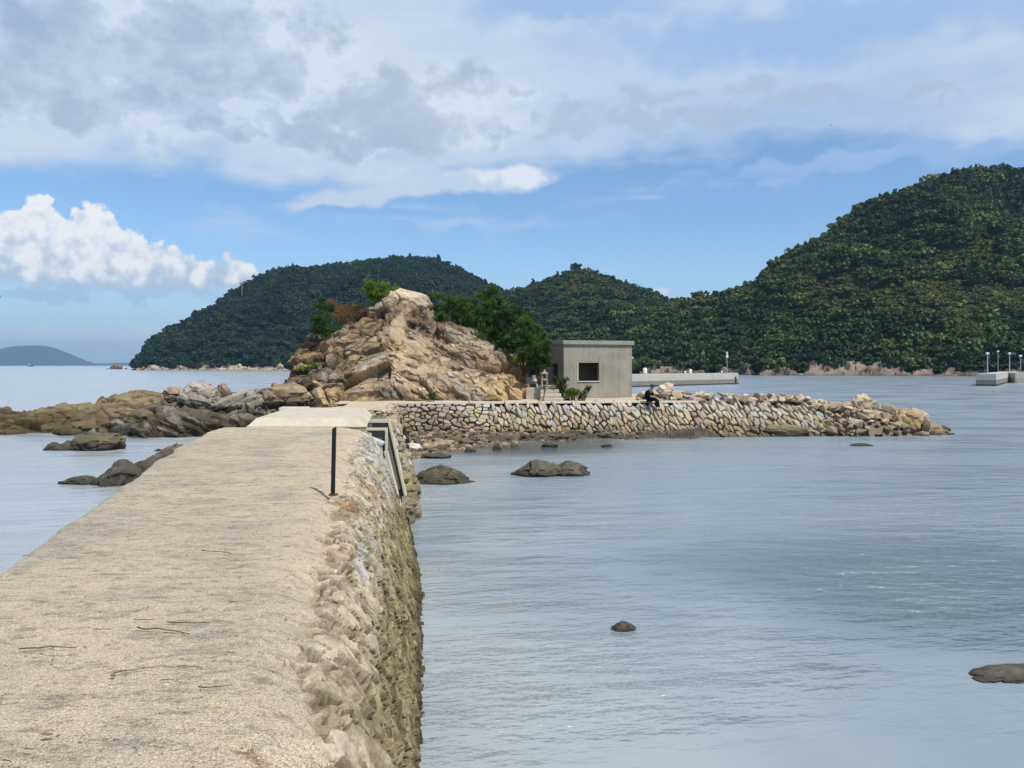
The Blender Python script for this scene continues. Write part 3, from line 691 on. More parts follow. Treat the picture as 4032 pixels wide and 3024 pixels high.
# the concrete top with a worn, rolled right-hand shoulder
def make_top():
    ys = [1.2]
    while ys[-1] < 18.5: ys.append(ys[-1] + .022 * (1 + (ys[-1] / 4.0) ** 1.5) * .8)
    ys = np.array(ys); ys[-1] = 18.52
    cols = np.concatenate([[-.06, -.045, -.02, -.006], np.linspace(0, .8, 70), np.linspace(.8, 1, 40)[1:], 1 + np.linspace(.006, .115, 12)])
    Yg, Tg = np.meshgrid(ys, cols, indexing='ij'); Yg = Yg.ravel(); Tg = Tg.ravel()
    e = np.stack([Yg / .6, Yg * 0, Yg * 0], 1); e2 = np.stack([Yg / .17, Yg * 0 + 3, Yg * 0], 1)
    L_ = iy(XL, Yg) + .07 * fbm(e + 40, 3, 3) + .02 * fbm(e2 + 9, 2, 4); R_ = iy(XR, Yg) + .16 * fbm(e, 3, 7) + .05 * fbm(e2, 3, 8) - .02
    Wd = R_ - L_; tt = np.clip(Tg, 0, 1); X = L_ + Wd * tt; Z = iy(ZT, Yg) + 0.0
    P0 = np.stack([X, Yg, X * 0], 1)
    Z = Z + .018 * fbm(P0 / 1.3, 3, 20) + .004 * fbm(P0 / .12, 3, 21) + .0035 * fbm(P0 / .03, 2, 22)
    rr = np.clip((tt - .86) / .14, 0, 1); Z = Z - .075 * rr ** 2.2 + .012 * fbm(P0 / .08, 3, 25) * rr
    ll = np.clip((.03 - tt) / .03, 0, 1); Z = Z - .03 * ll ** 2
    ov = np.clip(Tg - 1, 0, None) / .115; X = X + ov * .26 * (1 + .3 * fbm(e * 2, 3, 17)); Z = Z - ov ** 1.35 * .30 * (1 + .35 * fbm(e * 1.5 + 5, 3, 18)) + .03 * ov * fbm(P0 / .10, 3, 26)
    un = np.clip(-Tg, 0, None) / .06; X = X - un * .1; Z = Z - un * 1.4
    # the broken-off stub hole and its rust
    hp = at(243, 746, 2.39); d = np.hypot((X - hp.x) / .042, (Yg - hp.y) / .020); Z = Z - .07 * sstep(1.15 - d, 0, .6)
    P = np.stack([X, Yg, Z], 1)
    def rspot(u, v, rx, ry, z=2.4, sk=0):
        q = at(u, v, z); xx = X - q.x; return sstep(1.2 - np.hypot((xx) / rx, (Yg - q.y + sk * xx) / ry) + .5 * fbm(P / .06, 3, 61), .1, .9)
    rust = np.maximum.reduce([rspot(243, 747, .065, .035), rspot(258, 752, .09, .05, sk=.4), rspot(273, 764, .05, .05), rspot(333, 497, .12, .28), rspot(341, 505, .10, .5, sk=2.)])
    fade = sstep(ov, .05, .8)
    return mesh_np("walkway", P, grid_quads(len(ys), len(cols)), smooth=True, extra={'rust': rust, 'edge': np.clip((tt - .70) / .3, 0, 1), 'side': fade})
def walk_mat():
    m, g, p = material("walkway_concrete"); P = g.pos(); x, y, z = g.sep(P)
    n0 = g.noise(P, .8, 6, .65); n1 = g.noise(g.vec(x * .7, y * 2.0, z), 3.5, 7, .7); n2 = g.noise(P, 28, 4, .7); PP = g.vm('ADD', P, g.noise(P, 60, 2, .5, color=True)); agg = g.voro(P, 150, 'F1', 0); aggc = g.voro(P, 150, 'F1', 1); a2 = g.noise(P, 75, 3, .7); n3 = g.noise(g.vec(x * .6, y, z), 12, 5, .75)
    e = g.attr('edge', out='Fac')
    c = g.mix(g.ss(n0 + (n1 - .5) * .5 - e * .25, .42, .62), (.77, .635, .435), (.62, .53, .39))
    c = g.mix(g.ss(n1, .55, .74) * .55, c, (.33, .295, .235))
    c = g.mix(g.ss(n0 * .5 + n1 * .5, .48, .6) * .35, c, (.43, .40, .335)); big_ = g.noise(P, .35, 4, .6); c = g.mix(g.ss(big_ - (x + y * .25 + 1.6) * .10, .42, .60) * .45, c, (.54, .475, .37))
    ac, _a, _b = g.sep(aggc)
    c = g.mix(g.ss(ac, .55, 1.0) * .40 * g.ss(agg, .60, .25), c, (.72, .62, .46))
    c = g.mix(g.ss(a2, .51, .63) * .58, c, (.20, .165, .115)); c = g.mix(g.ss(n3, .52, .64) * .55, c, (.20, .17, .12)); c = g.mix(g.ss(n3, .46, .30) * .5, c, (.72, .63, .48)); c = g.mix(g.ss(n2, .44, .30) * .4, c, (.74, .66, .52))
    c = g.mix(g.ss(n2, .56, .72) * .45, c, (.20, .17, .12))
    line = g.noise(g.vec(x * .9, y * 5.0, 2.0), 2.0, 8, .7)
    c = g.mix(g.ss(g.m('ABSOLUTE', line - .5), .016, .0) * g.ss(n1, .46, .56) * .75, c, (.12, .10, .08))
    rs = g.attr('rust', out='Fac'); c = g.mix(rs * g.ss(n2, .3, .6) * .85, c, (.20, .085, .035))
    sd_ = g.attr('side', out='Fac'); c = g.mix(sd_ * .5, c, (.56, .47, .33))
    g.put(p.inputs['Base Color'], c); p.inputs['Roughness'].default_value = .92; p.inputs['Specular IOR Level'].default_value = .2
    h = g.ss(agg, .75, .1) * .35 + a2 * .8 + n2 * .9 + n1 * .9 + n3 * .8
    g.put(p.inputs['Normal'], g.bump(h, 1.0, .020))
    return m
walk_m = walk_mat()
link("walkway", make_top(), walk_m, cw)
# left-hand side and core, hidden from the viewer but solid
b = MB(); ya = np.linspace(1.2, 18.3, 12)
for y0, y1 in zip(ya, ya[1:]):
    l0, l1, r0, r1 = iy(XL, y0), iy(XL, y1), iy(XR, y0), iy(XR, y1)
    b.hexa([(l0 - .5, y0, -.8), (r0 - .1, y0, -.8), (r1 - .1, y1, -.8), (l1 - .5, y1, -.8), (l0 + .10, y0, 2.26), (r0 - .15, y0, 2.26), (r1 - .15, y1, 2.26), (l1 + .10, y1, 2.26)])
b.build("core", rock_mat("causeway_side", 1.2, .8, .08, base=(.36, .31, .22)), cw)

conc = rock_mat("pale_concrete", .9, .35, .02, base=(.52, .46, .36), contrast=.6, lichen=.1)
conc_d = rock_mat("grey_concrete", 1.2, .3, .01, base=(.175, .165, .14), contrast=.5, lichen=.3)
conc_edge = rock_mat("worn_concrete_edge", 3, .4, .01, base=(.58, .51, .39), contrast=.5, lichen=.05)
# ------------------------------------------------------------------ sluice gap with its deck slab
sl = thing("deck_slab", "pale smooth concrete deck slab bridging the sluice gap in the causeway", "slab", (0, 0, 0))
b = MB(); zb, zt = 2.505, 2.70
o4 = [(-6.42, 18.55), (-3.52, 18.55), (-4.30, 23.7), (-6.95, 23.7)]; i4 = [(-6.30, 18.95), (-3.80, 18.95), (-4.52, 23.6), (-6.83, 23.6)]
b.hexa([(x, y, zb) for x, y in o4] + [(x, y, zt) for x, y in i4]); so = b.build("slab", conc, sl)
b = MB(); b.box((-4.95, 18.56, 2.52), (2.9, .10, .03)); b.build("front_lip", conc_edge, sl)
ab = thing("sluice_abutment", "dark grey concrete abutment face on the far side of the sluice gap", "abutment", (0, 0, 0))
b = MB(); b.hexa([(-7, 21.2, .45), (-2.98, 21.2, .45), (-3.1, 23.4, .45), (-7, 23.4, .45), (-7, 21.2, 2.42), (-3.43, 21.2, 2.42), (-3.6, 23.4, 2.42), (-7, 23.4, 2.42)])
b.build("face", conc_d, ab)
b = MB(); b.hexa([(-2.97, 21.14, .4), (-2.92, 21.14, .4), (-2.92, 21.5, .4), (-2.98, 21.5, .4), (-3.43, 21.14, 2.5), (-3.38, 21.14, 2.5), (-3.38, 21.5, 2.5), (-3.45, 21.5, 2.5)])
b.box((-5.2, 21.2, 2.46), (3.6, .18, .08)); b.build("edge_strip", conc_edge, ab)
b = MB()
for k in (-4.35, -3.9): b.box((k, 21.17, 1.9), (.10, .10, 1.0))
b.build("groove_rib", conc_d, ab)
gf = thing("gate_frame", "thin pale concrete gate frame at the near edge of the sluice gap", "gate frame", (0, 0, 0))
b = MB(); b.box((-3.52, 18.62, 2.455), (1.0, .16, .05)); b.hexa([(-3.065, 18.54, 1.93), (-3.02, 18.54, 1.93), (-3.02, 18.70, 1.93), (-3.065, 18.70, 1.93), (-3.065, 18.54, 2.43), (-3.02, 18.54, 2.43), (-3.02, 18.70, 2.43), (-3.065, 18.70, 2.43)])
b.hexa([(-2.60, 18.42, -.1), (-2.50, 18.42, -.1), (-2.50, 18.66, -.1), (-2.60, 18.66, -.1), (-3.08, 18.44, 1.927), (-3.01, 18.44, 1.927), (-3.01, 18.66, 1.927), (-3.08, 18.66, 1.927)])
b.build("frame", conc_edge, gf)
b = MB(); b.hexa([(-3.47, 18.64, 1.0), (-2.84, 18.64, 1.0), (-2.84, 18.70, 1.0), (-3.47, 18.70, 1.0), (-3.47, 18.64, 2.408), (-3.10, 18.64, 2.408), (-3.10, 18.70, 2.408), (-3.47, 18.70, 2.408)]); b.build("panel", conc_d, gf)
b = MB(); b.box((-3.62, 18.66, 1.9), (.28, .05, 1.0)); b.build("panel", rock_mat("rust_stained_concrete", 3, .3, .01, base=(.10, .08, .07)), gf)
pt_ = MB(); pt_.box((-3.27, 18.22, 2.22), (.48, .34, .10), ry=.38, bev=.03); pt_.build("render_patch", rock_mat("grey_render", 3, .5, .02, base=(.47, .49, .48), contrast=.6, lichen=.05), gf)

# ------------------------------------------------------------------ the stretch of causeway beyond the sluice
c2_ = thing("far_causeway", "stone sided causeway stretch beyond the sluice gap leading to the rocky mound", "causeway", (0, 0, 0))
Tp = [(-3.40, 21.3, 2.5), (-3.65, 23.4, 2.52), (-4.88, 30, 2.30), (-6.1, 38, 2.0), (-6.5, 42.7, 1.87)]
Bs = [(-2.72, 21.3, -.3), (-2.74, 23, -.3), (-3.75, 29, -.3), (-5.0, 36, -.3), (-5.6, 42.7, -.3)]
surfF, LF, HF = line_surface(Tp, Bs); rF = np.random.default_rng(8)
link("stone_facing", stones_mesh("stone_facing", voronoi_cells(LF, HF, .36, .26, .1, rF, .95), surfF, rF, .02, (.04, .13), near_tint, rough=.014, split=0, tilt=.3), stone_near, c2_)
link("mortar_bed", backing_mesh("mortar_bed", surfF, LF, HF, .12, .08, .06, .05, mortar_tint, 90, rF, .2), mortar_mat, c2_)
def strip(name, left, right, n, m, mat, parent, amp=.015, zoff=0.0):
    left = np.array(left, float); right = np.array(right, float); t = np.linspace(0, 1, n); tl = np.linspace(0, 1, len(left)); trr = np.linspace(0, 1, len(right))
    Lp = np.stack([np.interp(t, tl, left[:, k]) for k in range(3)], 1); Rp = np.stack([np.interp(t, trr, right[:, k]) for k in range(3)], 1); c = np.linspace(0, 1, m)
    P = (Lp[:, None] * (1 - c)[None, :, None] + Rp[:, None] * c[None, :, None]).reshape(-1, 3); P[:, 2] += zoff + amp * fbm(P / .9, 4, 71) * 1.5; P[:, 0] += .05 * fbm(P / .5, 2, 72)
    return link(name, mesh_np(name, P, grid_quads(n, m), smooth=True, extra={'rust': P[:, 0] * 0, 'edge': P[:, 0] * 0 + .6, 'side': P[:, 0] * 0}), mat, parent)
FLIP = (0, -1, .1)
surfE, LE, HE = line_surface([(-4.5, 23.36, 2.62), (-3.55, 23.36, 2.62)], [(-4.5, 23.3, 2.36), (-3.5, 23.3, 2.36)])
link("end_facing", stones_mesh("end_facing", voronoi_cells(LE, HE, .17, .10, .0, rF, .9), surfE, rF, .008, (.02, .06), near_tint, rough=.01, split=0), stone_near, c2_)
strip("walkway", [(-7.3, 23.6, 2.62), (-7.6, 30, 2.33), (-7.9, 36, 2.08), (-9.2, 44, 1.90)], [(-3.62, 23.4, 2.62), (-4.86, 30, 2.34), (-6.05, 38, 2.05), (-6.45, 42.9, 1.91)], 60, 14, walk_m, c2_)
b = MB(); yl = [23.45, 30, 36, 43]; lx = [-7.5, -7.8, -8.1, -9.2]; rx_ = [-3.66, -4.92, -5.9, -6.55]; zz_ = [2.49, 2.26, 2.02, 1.8]
for k in range(3): b.hexa([(lx[k] - .5, yl[k], -.6), (rx_[k] + .6, yl[k], -.6), (rx_[k + 1] + .5, yl[k + 1], -.6), (lx[k + 1] - .5, yl[k + 1], -.6), (lx[k], yl[k], zz_[k]), (rx_[k] - .1, yl[k], zz_[k]), (rx_[k + 1] - .1, yl[k + 1], zz_[k + 1]), (lx[k + 1], yl[k + 1], zz_[k + 1])])
b.build("core", rock_mat("far_causeway_side", 1.0, .9, .1, base=(.36, .30, .21), contrast=1.1), c2_)
b = MB(); b.box((-6.85, 24.2, 2.56), (.9, .5, .26), rz=.1, bev=.05); b.build("kerb_block", conc, c2_)

# ------------------------------------------------------------------ the stone breakwater
bw = thing("breakwater", "dry laid stone breakwater wall with a pale walkway on top", "stone wall", (0, 0, 0))
FLIP = (0, -1, .2)
wx_ = np.array([-6.5, 0, 7.7, 12, 16, 20.5]); wty = np.array([42.65, 43.1, 43.65, 43.95, 44.3, 44.6]); wtz = np.array([1.84, 1.85, 1.86, 1.80, 1.55, 1.05])
topB = np.stack([wx_, wty, wtz], 1); footB = np.stack([wx_ + .1, wty - 1.15, wx_ * 0 - .2], 1)
surfB, LB, HB = line_surface(topB, footB); rB = np.random.default_rng(3)
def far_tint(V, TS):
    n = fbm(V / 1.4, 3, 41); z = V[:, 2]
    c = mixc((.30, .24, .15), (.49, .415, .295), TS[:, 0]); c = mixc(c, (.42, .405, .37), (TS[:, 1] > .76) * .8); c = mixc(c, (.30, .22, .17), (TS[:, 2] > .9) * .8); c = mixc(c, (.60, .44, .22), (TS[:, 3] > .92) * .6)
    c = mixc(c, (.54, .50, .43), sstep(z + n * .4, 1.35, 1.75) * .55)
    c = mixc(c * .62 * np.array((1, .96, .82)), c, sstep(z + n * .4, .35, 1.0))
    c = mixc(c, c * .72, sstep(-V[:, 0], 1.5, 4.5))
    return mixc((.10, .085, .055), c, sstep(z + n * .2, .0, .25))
cl1 = [c for c in voronoi_cells(LB, HB, .40, .21, .0, rB, 1.05) if c[:, 0].mean() < 5.5]
cl2 = [c for c in voronoi_cells(LB, HB, .24, .40, .42, rB, 1.0) if c[:, 0].mean() >= 5.3 and c[:, 0].mean() < LB]
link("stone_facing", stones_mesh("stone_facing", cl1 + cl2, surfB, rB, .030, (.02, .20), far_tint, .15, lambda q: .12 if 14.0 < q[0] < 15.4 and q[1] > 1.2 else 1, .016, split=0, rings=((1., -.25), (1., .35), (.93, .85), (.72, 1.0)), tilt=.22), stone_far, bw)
link("rubble_fill", backing_mesh("rubble_fill", surfB, LB, HB, .2, .12, .22, .06, lambda V: np.tile((.10, .085, .06), (len(V), 1))), stone_far, bw)
b = MB()
for k in range(3):
    x0, x1 = (-6.6, 0, 5.2)[k] + .004, (0, 5.2, 10.6)[k]; y0, y1 = np.interp([x0, x1], wx_, wty); z0 = 1.845 + .012 * k
    b.hexa([(x0, y0 - .06, z0), (x1, y1 - .06, z0), (x1, y1 + .7, z0), (x0, y0 + .7, z0), (x0, y0 - .05, z0 + .085), (x1, y1 - .05, z0 + .085), (x1, y1 + .7, z0 + .085), (x0, y0 + .7, z0 + .085)])
b.build("coping", conc_edge, bw)
gm = rock_mat("sandy_ground", 1.4, .6, .03, base=(.50, .42, .30), contrast=.6, lichen=.05)
gr_x = np.linspace(-10, 13, 90); gr_y = np.linspace(0, 1, 60); GX, GT = np.meshgrid(gr_x, gr_y); GX = GX.ravel(); GT = GT.ravel()
GY = np.interp(GX, wx_, wty) + .05 + GT * 14; gz = 1.86 + .05 * fbm(np.stack([GX / 1.2, GY / 1.2, GX * 0], 1), 4, 77) + .10 * sstep(GT, .03, .25) - 2.4 * sstep(GX, 10.5, 13) - 2.2 * sstep(GT, .8, 1)
struct(link("ground", mesh_np("ground", np.stack([GX, GY, gz], 1), grid_quads(60, 90), smooth=True), gm))

# ------------------------------------------------------------------ rock shapes
_bm = bmesh.new(); bmesh.ops.create_icosphere(_bm, subdivisions=5, radius=1); ICO_V = np.array([v.co[:] for v in _bm.verts]); ICO_F = np.array([[v.index for v in f.verts] for f in _bm.faces]); _bm.free()
_bm = bmesh.new(); bmesh.ops.create_icosphere(_bm, subdivisions=4, radius=1); ICO4_V = np.array([v.co[:] for v in _bm.verts]); ICO4_F = np.array([[v.index for v in f.verts] for f in _bm.faces]); _bm.free()
rock_sea = rock_mat("sea_rock", 1.6, .8, .04, contrast=1.1, lichen=.3, rough=.75, spec=.35)
rock_dry = rock_mat("dry_rock", 1.0, .8, .05, contrast=.9, lichen=.25)
def boulder(name, label, loc, dims, seed, pal, group=None, flat=.0, rz=0, tilt=(0, 0), cat="rock", cell=.8, sharp=.34, mat=None, lo=False, parent=None, wet=.12, dome=0.0):
    """pal = (lower, upper) colours; dims = full width, depth, height above the sea"""
    V = (ICO4_V if lo else ICO_V).copy(); Fc = ICO4_F if lo else ICO_F
    V = np.sign(V) * np.abs(V) ** (1.0 if dome else .82)
    o3 = np.array((seed * 3.1, seed * 1.7, seed * .9))
    d1, e1, i1 = facets(V + o3, (cell, cell, cell * .8), seed, sharp, sharp * .6); d2, e2, i2 = facets(V + o3, (.36, .36, .28), seed + 7, .22, .14)
    n = V / np.linalg.norm(V, axis=1)[:, None]
    V = V + n * (d1 * .55 + d2 * .35 + .10 * fbm(V * 1.3 + o3, 3, seed) + .02 * fbm(V * 9 + o3, 3, seed + 2))[:, None]
    if flat: V[:, 2] = np.where(V[:, 2] > flat, flat + (V[:, 2] - flat) * .25, V[:, 2])
    V = V * (np.array(dims) * np.array((.5, .5, .75 if not flat else .9)))
    if dome: V[:, :2] *= (1.12 - dome * np.clip(V[:, 2] / dims[2] * 1.3, 0, 1))[:, None]
    R = np.array((Euler((tilt[0], tilt[1], rz))).to_matrix()); V = V @ R.T
    zt_ = V[:, 2].max(); V[:, 2] += dims[2] - zt_
    c = mixc(pal[0], pal[1], sstep(V[:, 2] / dims[2] + .35 * fbm(V * 2 + o3, 3, seed) + .18 * i1[:len(V)], .15, .75))
    c = mixc((.045, .04, .03), c, sstep(V[:, 2], .0, wet)); c = c * (1 + .22 * i2)[:, None]
    o = link(name, mesh_np(name, V, tris=Fc, tint=np.clip(c, .01, 1)), mat or rock_sea, parent); o.location = loc
    if label: tag(o, label, cat, group)
    return o

boulder("sluice_footing", "brown weed stained footing block at the foot of the sluice gap", (-3.15, 19.9, -.1), (1.35, 2.3, .62), 19, ((.12, .10, .055), (.24, .20, .12)), cat="footing", flat=.55, sharp=.25, cell=.7)
# ------------------------------------------------------------------ the rocky mound
def make_mound():
    Yr = 53.0
    sil = np.array([(262, 404), (270, 400), (276, 396.6), (286, 386), (296, 374), (301, 350), (305, 338), (309, 331.5), (314, 331), (319, 338.5), (333, 336), (349, 322), (367, 310), (382, 308), (391, 300), (393, 291), (400, 287.8), (412, 291.5), (427, 295.5), (431, 308), (437, 317), (463, 331), (493, 345), (515, 357), (527, 372), (535, 388), (542, 399), (552, 404)], float)
    sx = (sil[:, 0] - 512) / F * Yr; sz = CH - (sil[:, 1] - HZ) / F * Yr
    nx = 430; xs = np.linspace(sx[0], sx[-1], nx)
    ts = np.concatenate([np.linspace(-.03, 1, 300), np.linspace(1.02, 2.0, 40)])
    X, T = np.meshgrid(xs, ts); X = X.ravel(); T = T.ravel()
    # front foot line and ridge line (metres)
    yf = np.interp(X, [-17.3, -15, -12, -9, -4, 0, 1.5, 3], [50, 47.6, 46.0, 44.9, 44.9, 45.2, 45.9, 48]); yr = Yr + 0 * X
    S_ = np.interp(X, sx, sz)
    zb = np.interp(X, [-17, -12, -9, 3], [.9, 1.5, 1.86, 1.86]) - .1
    tt = np.clip(T, 0, 1); f = np.interp(tt, [0, .05, .16, .30, .45, .62, .8, .92, 1], [0, .13, .30, .42, .55, .72, .88, .97, 1])
    n0 = fbm(np.stack([X / 3.2, T * 2.6, X * 0], 1), 4, 51)
    f = f + .09 * n0 * np.sin(np.pi * tt)
    Y = yf + (yr - yf) * T
    # keep the face below the skyline as seen from the front
    z = zb + (S_ - zb) * np.clip(f, 0, None); z = np.where(T > 1, zb + (S_ - zb) * np.clip(1 - (T - 1) ** 2 * 1.1, -.1, 1), z)
    P = np.stack([X, Y, z], 1); n, m = len(ts), nx
    Gd = P.reshape(n, m, 3); du = np.gradient(Gd, axis=1); dv = np.gradient(Gd, axis=0); N = np.cross(du, dv); N /= np.linalg.norm(N, axis=2)[:, :, None] + 1e-9; N = N.reshape(-1, 3)
    # trodden path of pale decomposed granite down the face
    path = np.array([(412, 292), (408, 303), (402, 313), (396, 323), (400, 335), (412, 345), (408, 356), (404, 366), (420, 372), (430, 371)], float)
    U = 512 + X / Y * F; Vv = HZ - (z - CH) / Y * F
    dmin = np.full(len(X), 99.)
    for (a, b_) in zip(path, path[1:]):
        ab = b_ - a; q = np.clip(((U - a[0]) * ab[0] + (Vv - a[1]) * ab[1]) / (ab @ ab), 0, 1); dmin = np.minimum(dmin, np.hypot(U - a[0] - ab[0] * q, Vv - a[1] - ab[1] * q))
    wob = fbm(P / .9, 4, 55); wid = np.interp(Vv, [285, 300, 330, 350, 375], [26, 12, 12, 15, 7])
    pm = sstep(1.25 - dmin / wid + wob * 1.3, .0, 1.1); top = sstep(-Vv, -302, -294)
    rough = 1 - .72 * np.maximum(pm, top)
    rot = (.0, .5, .15)
    def two(size, sd, ti, of, tw):
        A = facets(P, size, sd, ti, of, (.15, .62 + tw, .25)); B_ = facets(P, size, sd, ti, of, (-.1, -.45 + tw, -.2)); k = X + 1.2 * n0 > -7.5
        return [np.where(k, a_, b_) for a_, b_ in zip(A, B_)]
    d1, e1, i1 = two((3.6, 3.0, 1.4), 3, .85, .40, 0); d2, e2, i2 = two((1.5, 1.2, .5), 13, .9, .45, .15); d3, e3, i3 = two((.55, .45, .2), 23, .9, .45, -.1)
    edge = sstep(T, -.03, .03) * sstep(1.0 - np.abs(2 * (X - sx[0]) / (sx[-1] - sx[0]) - 1), 0, .05)
    crack = -.22 * sstep(.05 - e1, 0, .05)
    disp = (d1 * .62 + d2 * .29 + d3 * .10 + crack + .25 * fbm(P / 1.1, 4, 52)) * rough + .30 * wob * .5
    lim = np.where(T > .93, .35, 1.0)
    P = P + N * (disp * edge * lim)[:, None] + .05 * np.stack([fbm(P / .3, 3, 57), fbm(P / .3 + 9, 3, 58), fbm(P / .3 + 5, 3, 59)], 1) * rough[:, None]
    c = mixc((.21, .15, .09), (.40, .305, .195), sstep(i1 * .45 + i2 * .4 + fbm(P / 1.6, 4, 60), -.55, .6))
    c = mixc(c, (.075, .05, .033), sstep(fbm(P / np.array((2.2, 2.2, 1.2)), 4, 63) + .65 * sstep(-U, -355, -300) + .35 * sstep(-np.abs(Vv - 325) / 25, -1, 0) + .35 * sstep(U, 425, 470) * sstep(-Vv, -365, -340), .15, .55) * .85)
    c = mixc(c, (.28, .26, .225), sstep(i2 + fbm(P / .8, 3, 64), .55, 1.0) * .6)
    c = mixc(c, (.52, .35, .175), sstep(fbm(P / 2.4 + 7, 3, 65) + .6 * sstep(U, 470, 530) * sstep(Vv, 350, 375) + .3 * sstep(Vv, 375, 395), .25, .7) * .7)
    c = mixc(c, (.47, .36, .22), pm * .65); c = mixc(c, (.55, .45, .31), top * .9)
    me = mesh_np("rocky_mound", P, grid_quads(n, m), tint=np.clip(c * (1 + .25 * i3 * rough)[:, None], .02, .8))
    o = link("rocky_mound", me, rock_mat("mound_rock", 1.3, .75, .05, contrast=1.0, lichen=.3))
    tag(o, "craggy tan rock mound with a pale worn footpath up its face", "rock mound")
make_mound()

# ------------------------------------------------------------------ shore outcrops on the left
def outcrop(name, label, sil, Yf, Yr, seed, pal, rot, strata, lay=1.0):
    sil = np.array(sil, float); Y0 = Yr
    sx = (sil[:, 0] - 512) / F * Y0; sz = CH - (sil[:, 1] - HZ) / F * Y0
    nx = int((sx[-1] - sx[0]) / .055); xs = np.linspace(sx[0], sx[-1], nx); ts = np.concatenate([np.linspace(0, 1, 150), np.linspace(1.03, 1.9, 24)])
    X, T = np.meshgrid(xs, ts); X = X.ravel(); T = T.ravel(); w_ = fbm(np.stack([X / 2.5, X * 0, X * 0], 1), 3, seed)
    yf = Yf + 1.3 * w_; S_ = np.interp(X, sx, sz)
    tt = np.clip(T, 0, 1); f = np.interp(tt, [0, .1, .3, .5, .7, 1], [0, .30, .52, .68, .86, 1.]) + .16 * fbm(np.stack([X / 2.2, T * 3, X * 0], 1), 3, seed + 1) * np.sin(np.pi * tt)
    Y = yf + (Yr - yf) * T; z = -.45 + (S_ + .45) * f; z = np.where(T > 1, -.45 + (S_ + .45) * (1 - ((T - 1) / .9) ** 2), z)
    P = np.stack([X, Y, z], 1); n, m = len(ts), nx
    Gd = P.reshape(n, m, 3); N = np.cross(np.gradient(Gd, axis=1), np.gradient(Gd, axis=0)); N /= np.linalg.norm(N, axis=2)[:, :, None] + 1e-9; N = N.reshape(-1, 3)
    d1, e1, i1 = facets(P, strata[0], seed, .6, .5, rot); d2, e2, i2 = facets(P, strata[1], seed + 30, .6, .5, rot)
    lim = np.where(T > .9, .45, 1.0); ex = sstep(1 - np.abs(2 * (X - sx[0]) / (sx[-1] - sx[0]) - 1), 0, .05)
    crack = -.18 * sstep(.06 - e1, 0, .06)
    P = P + N * ((d1 * .62 + d2 * .30 + crack + .12 * fbm(P / .7, 3, seed)) * lim * ex)[:, None]
    h = P[:, 2] + .6 * fbm(P / 1.3, 3, seed + 4)
    c = mixc(pal[0], pal[1], sstep(h, .5, 1.5)); c = mixc(c, pal[2], sstep(i1 * .5 + i2 * .5 + fbm(P / 1.5, 3, seed + 6), .1, .9) * .7)
    c = mixc((.05, .042, .028), c, sstep(P[:, 2] + .15 * fbm(P / .6, 3, seed + 8), .0, .38))
    c = mixc(c, (.07, .055, .04), sstep(fbm(P / np.array((3, 3, 1)), 4, seed + 9), .2, .45) * .75)
    o = link(name, mesh_np(name, P, grid_quads(n, m), tint=np.clip(c * (1 + .2 * i2)[:, None], .02, .8)), rock_mat(name + "_rock", 1.1, .8, .05, contrast=1.0, lichen=.25))
    tag(o, label, "rock outcrop", "shore outcrops left of the causeway"); return o
outcrop("shore_outcrop", "long olive brown rock outcrop reaching out to the left frame edge",
        [(-70, 414), (-30, 412), (0, 411), (19, 411), (53, 412), (59, 404), (75, 402.5), (95, 402.5), (101, 402), (107, 397), (114, 393.5), (145, 392.5), (151, 396), (169, 394), (182, 395), (196, 400), (210, 411), (225, 425)],
        44.0, 50.5, 4, ((.095, .072, .03), (.215, .165, .095), (.13, .092, .055)), (.0, .12, .1), ((2.8, 2.2, .9), (1.1, 1.0, .32)))
outcrop("shore_outcrop", "dark slabby rock outcrop tilting up towards the foot of the mound",
        [(118, 430), (134, 411), (150, 406), (175, 402), (192, 399), (206, 398), (222, 394), (240, 395), (252, 395), (264, 389), (278, 385), (290, 386), (305, 392), (325, 400)],
        42.6, 48.2, 9, ((.055, .043, .025), (.15, .12, .082), (.24, .21, .165)), (.0, .38, .2), ((3.2, 2.0, .55), (1.3, .9, .22)))
def bo(u, v, Y, name, label, dims, seed, pal, **kw):
    p = atY(u, v, Y); kw.setdefault('wet', 0.0); return boulder(name, label, (p.x, p.y, p.z), dims, seed, pal, **kw)
bo(201, 402, 47.2, "boulder", "pale grey block boulder perched highest on the left shore outcrop", (2.3, 1.8, 1.35), 21, ((.25, .22, .175), (.36, .325, .27)), mat=rock_dry, tilt=(.1, .2))
bo(233, 405, 46.2, "boulder", "long pale grey slab boulder leaning right on the dark outcrop", (3.6, 1.5, 1.0), 22, ((.25, .22, .17), (.35, .315, .25)), mat=rock_dry, tilt=(.0, -.38), sharp=.4)
bo(174, 398, 48.6, "boulder", "small reddish brown boulder beside the pale grey block boulder", (1.3, 1.0, .75), 23, ((.20, .14, .10), (.33, .24, .18)), mat=rock_dry)
bo(222, 396, 48.4, "boulder", "dark brown wedge boulder between the pale boulders on the outcrop", (1.2, 1.0, .8), 24, ((.15, .11, .08), (.26, .20, .16)), mat=rock_dry, tilt=(.2, .4))
bo(287, 401, 45.4, "boulder", "rounded tan boulder at the left foot of the rock mound", (2.6, 1.6, 1.1), 25, ((.20, .145, .085), (.30, .225, .14)), mat=rock_dry)
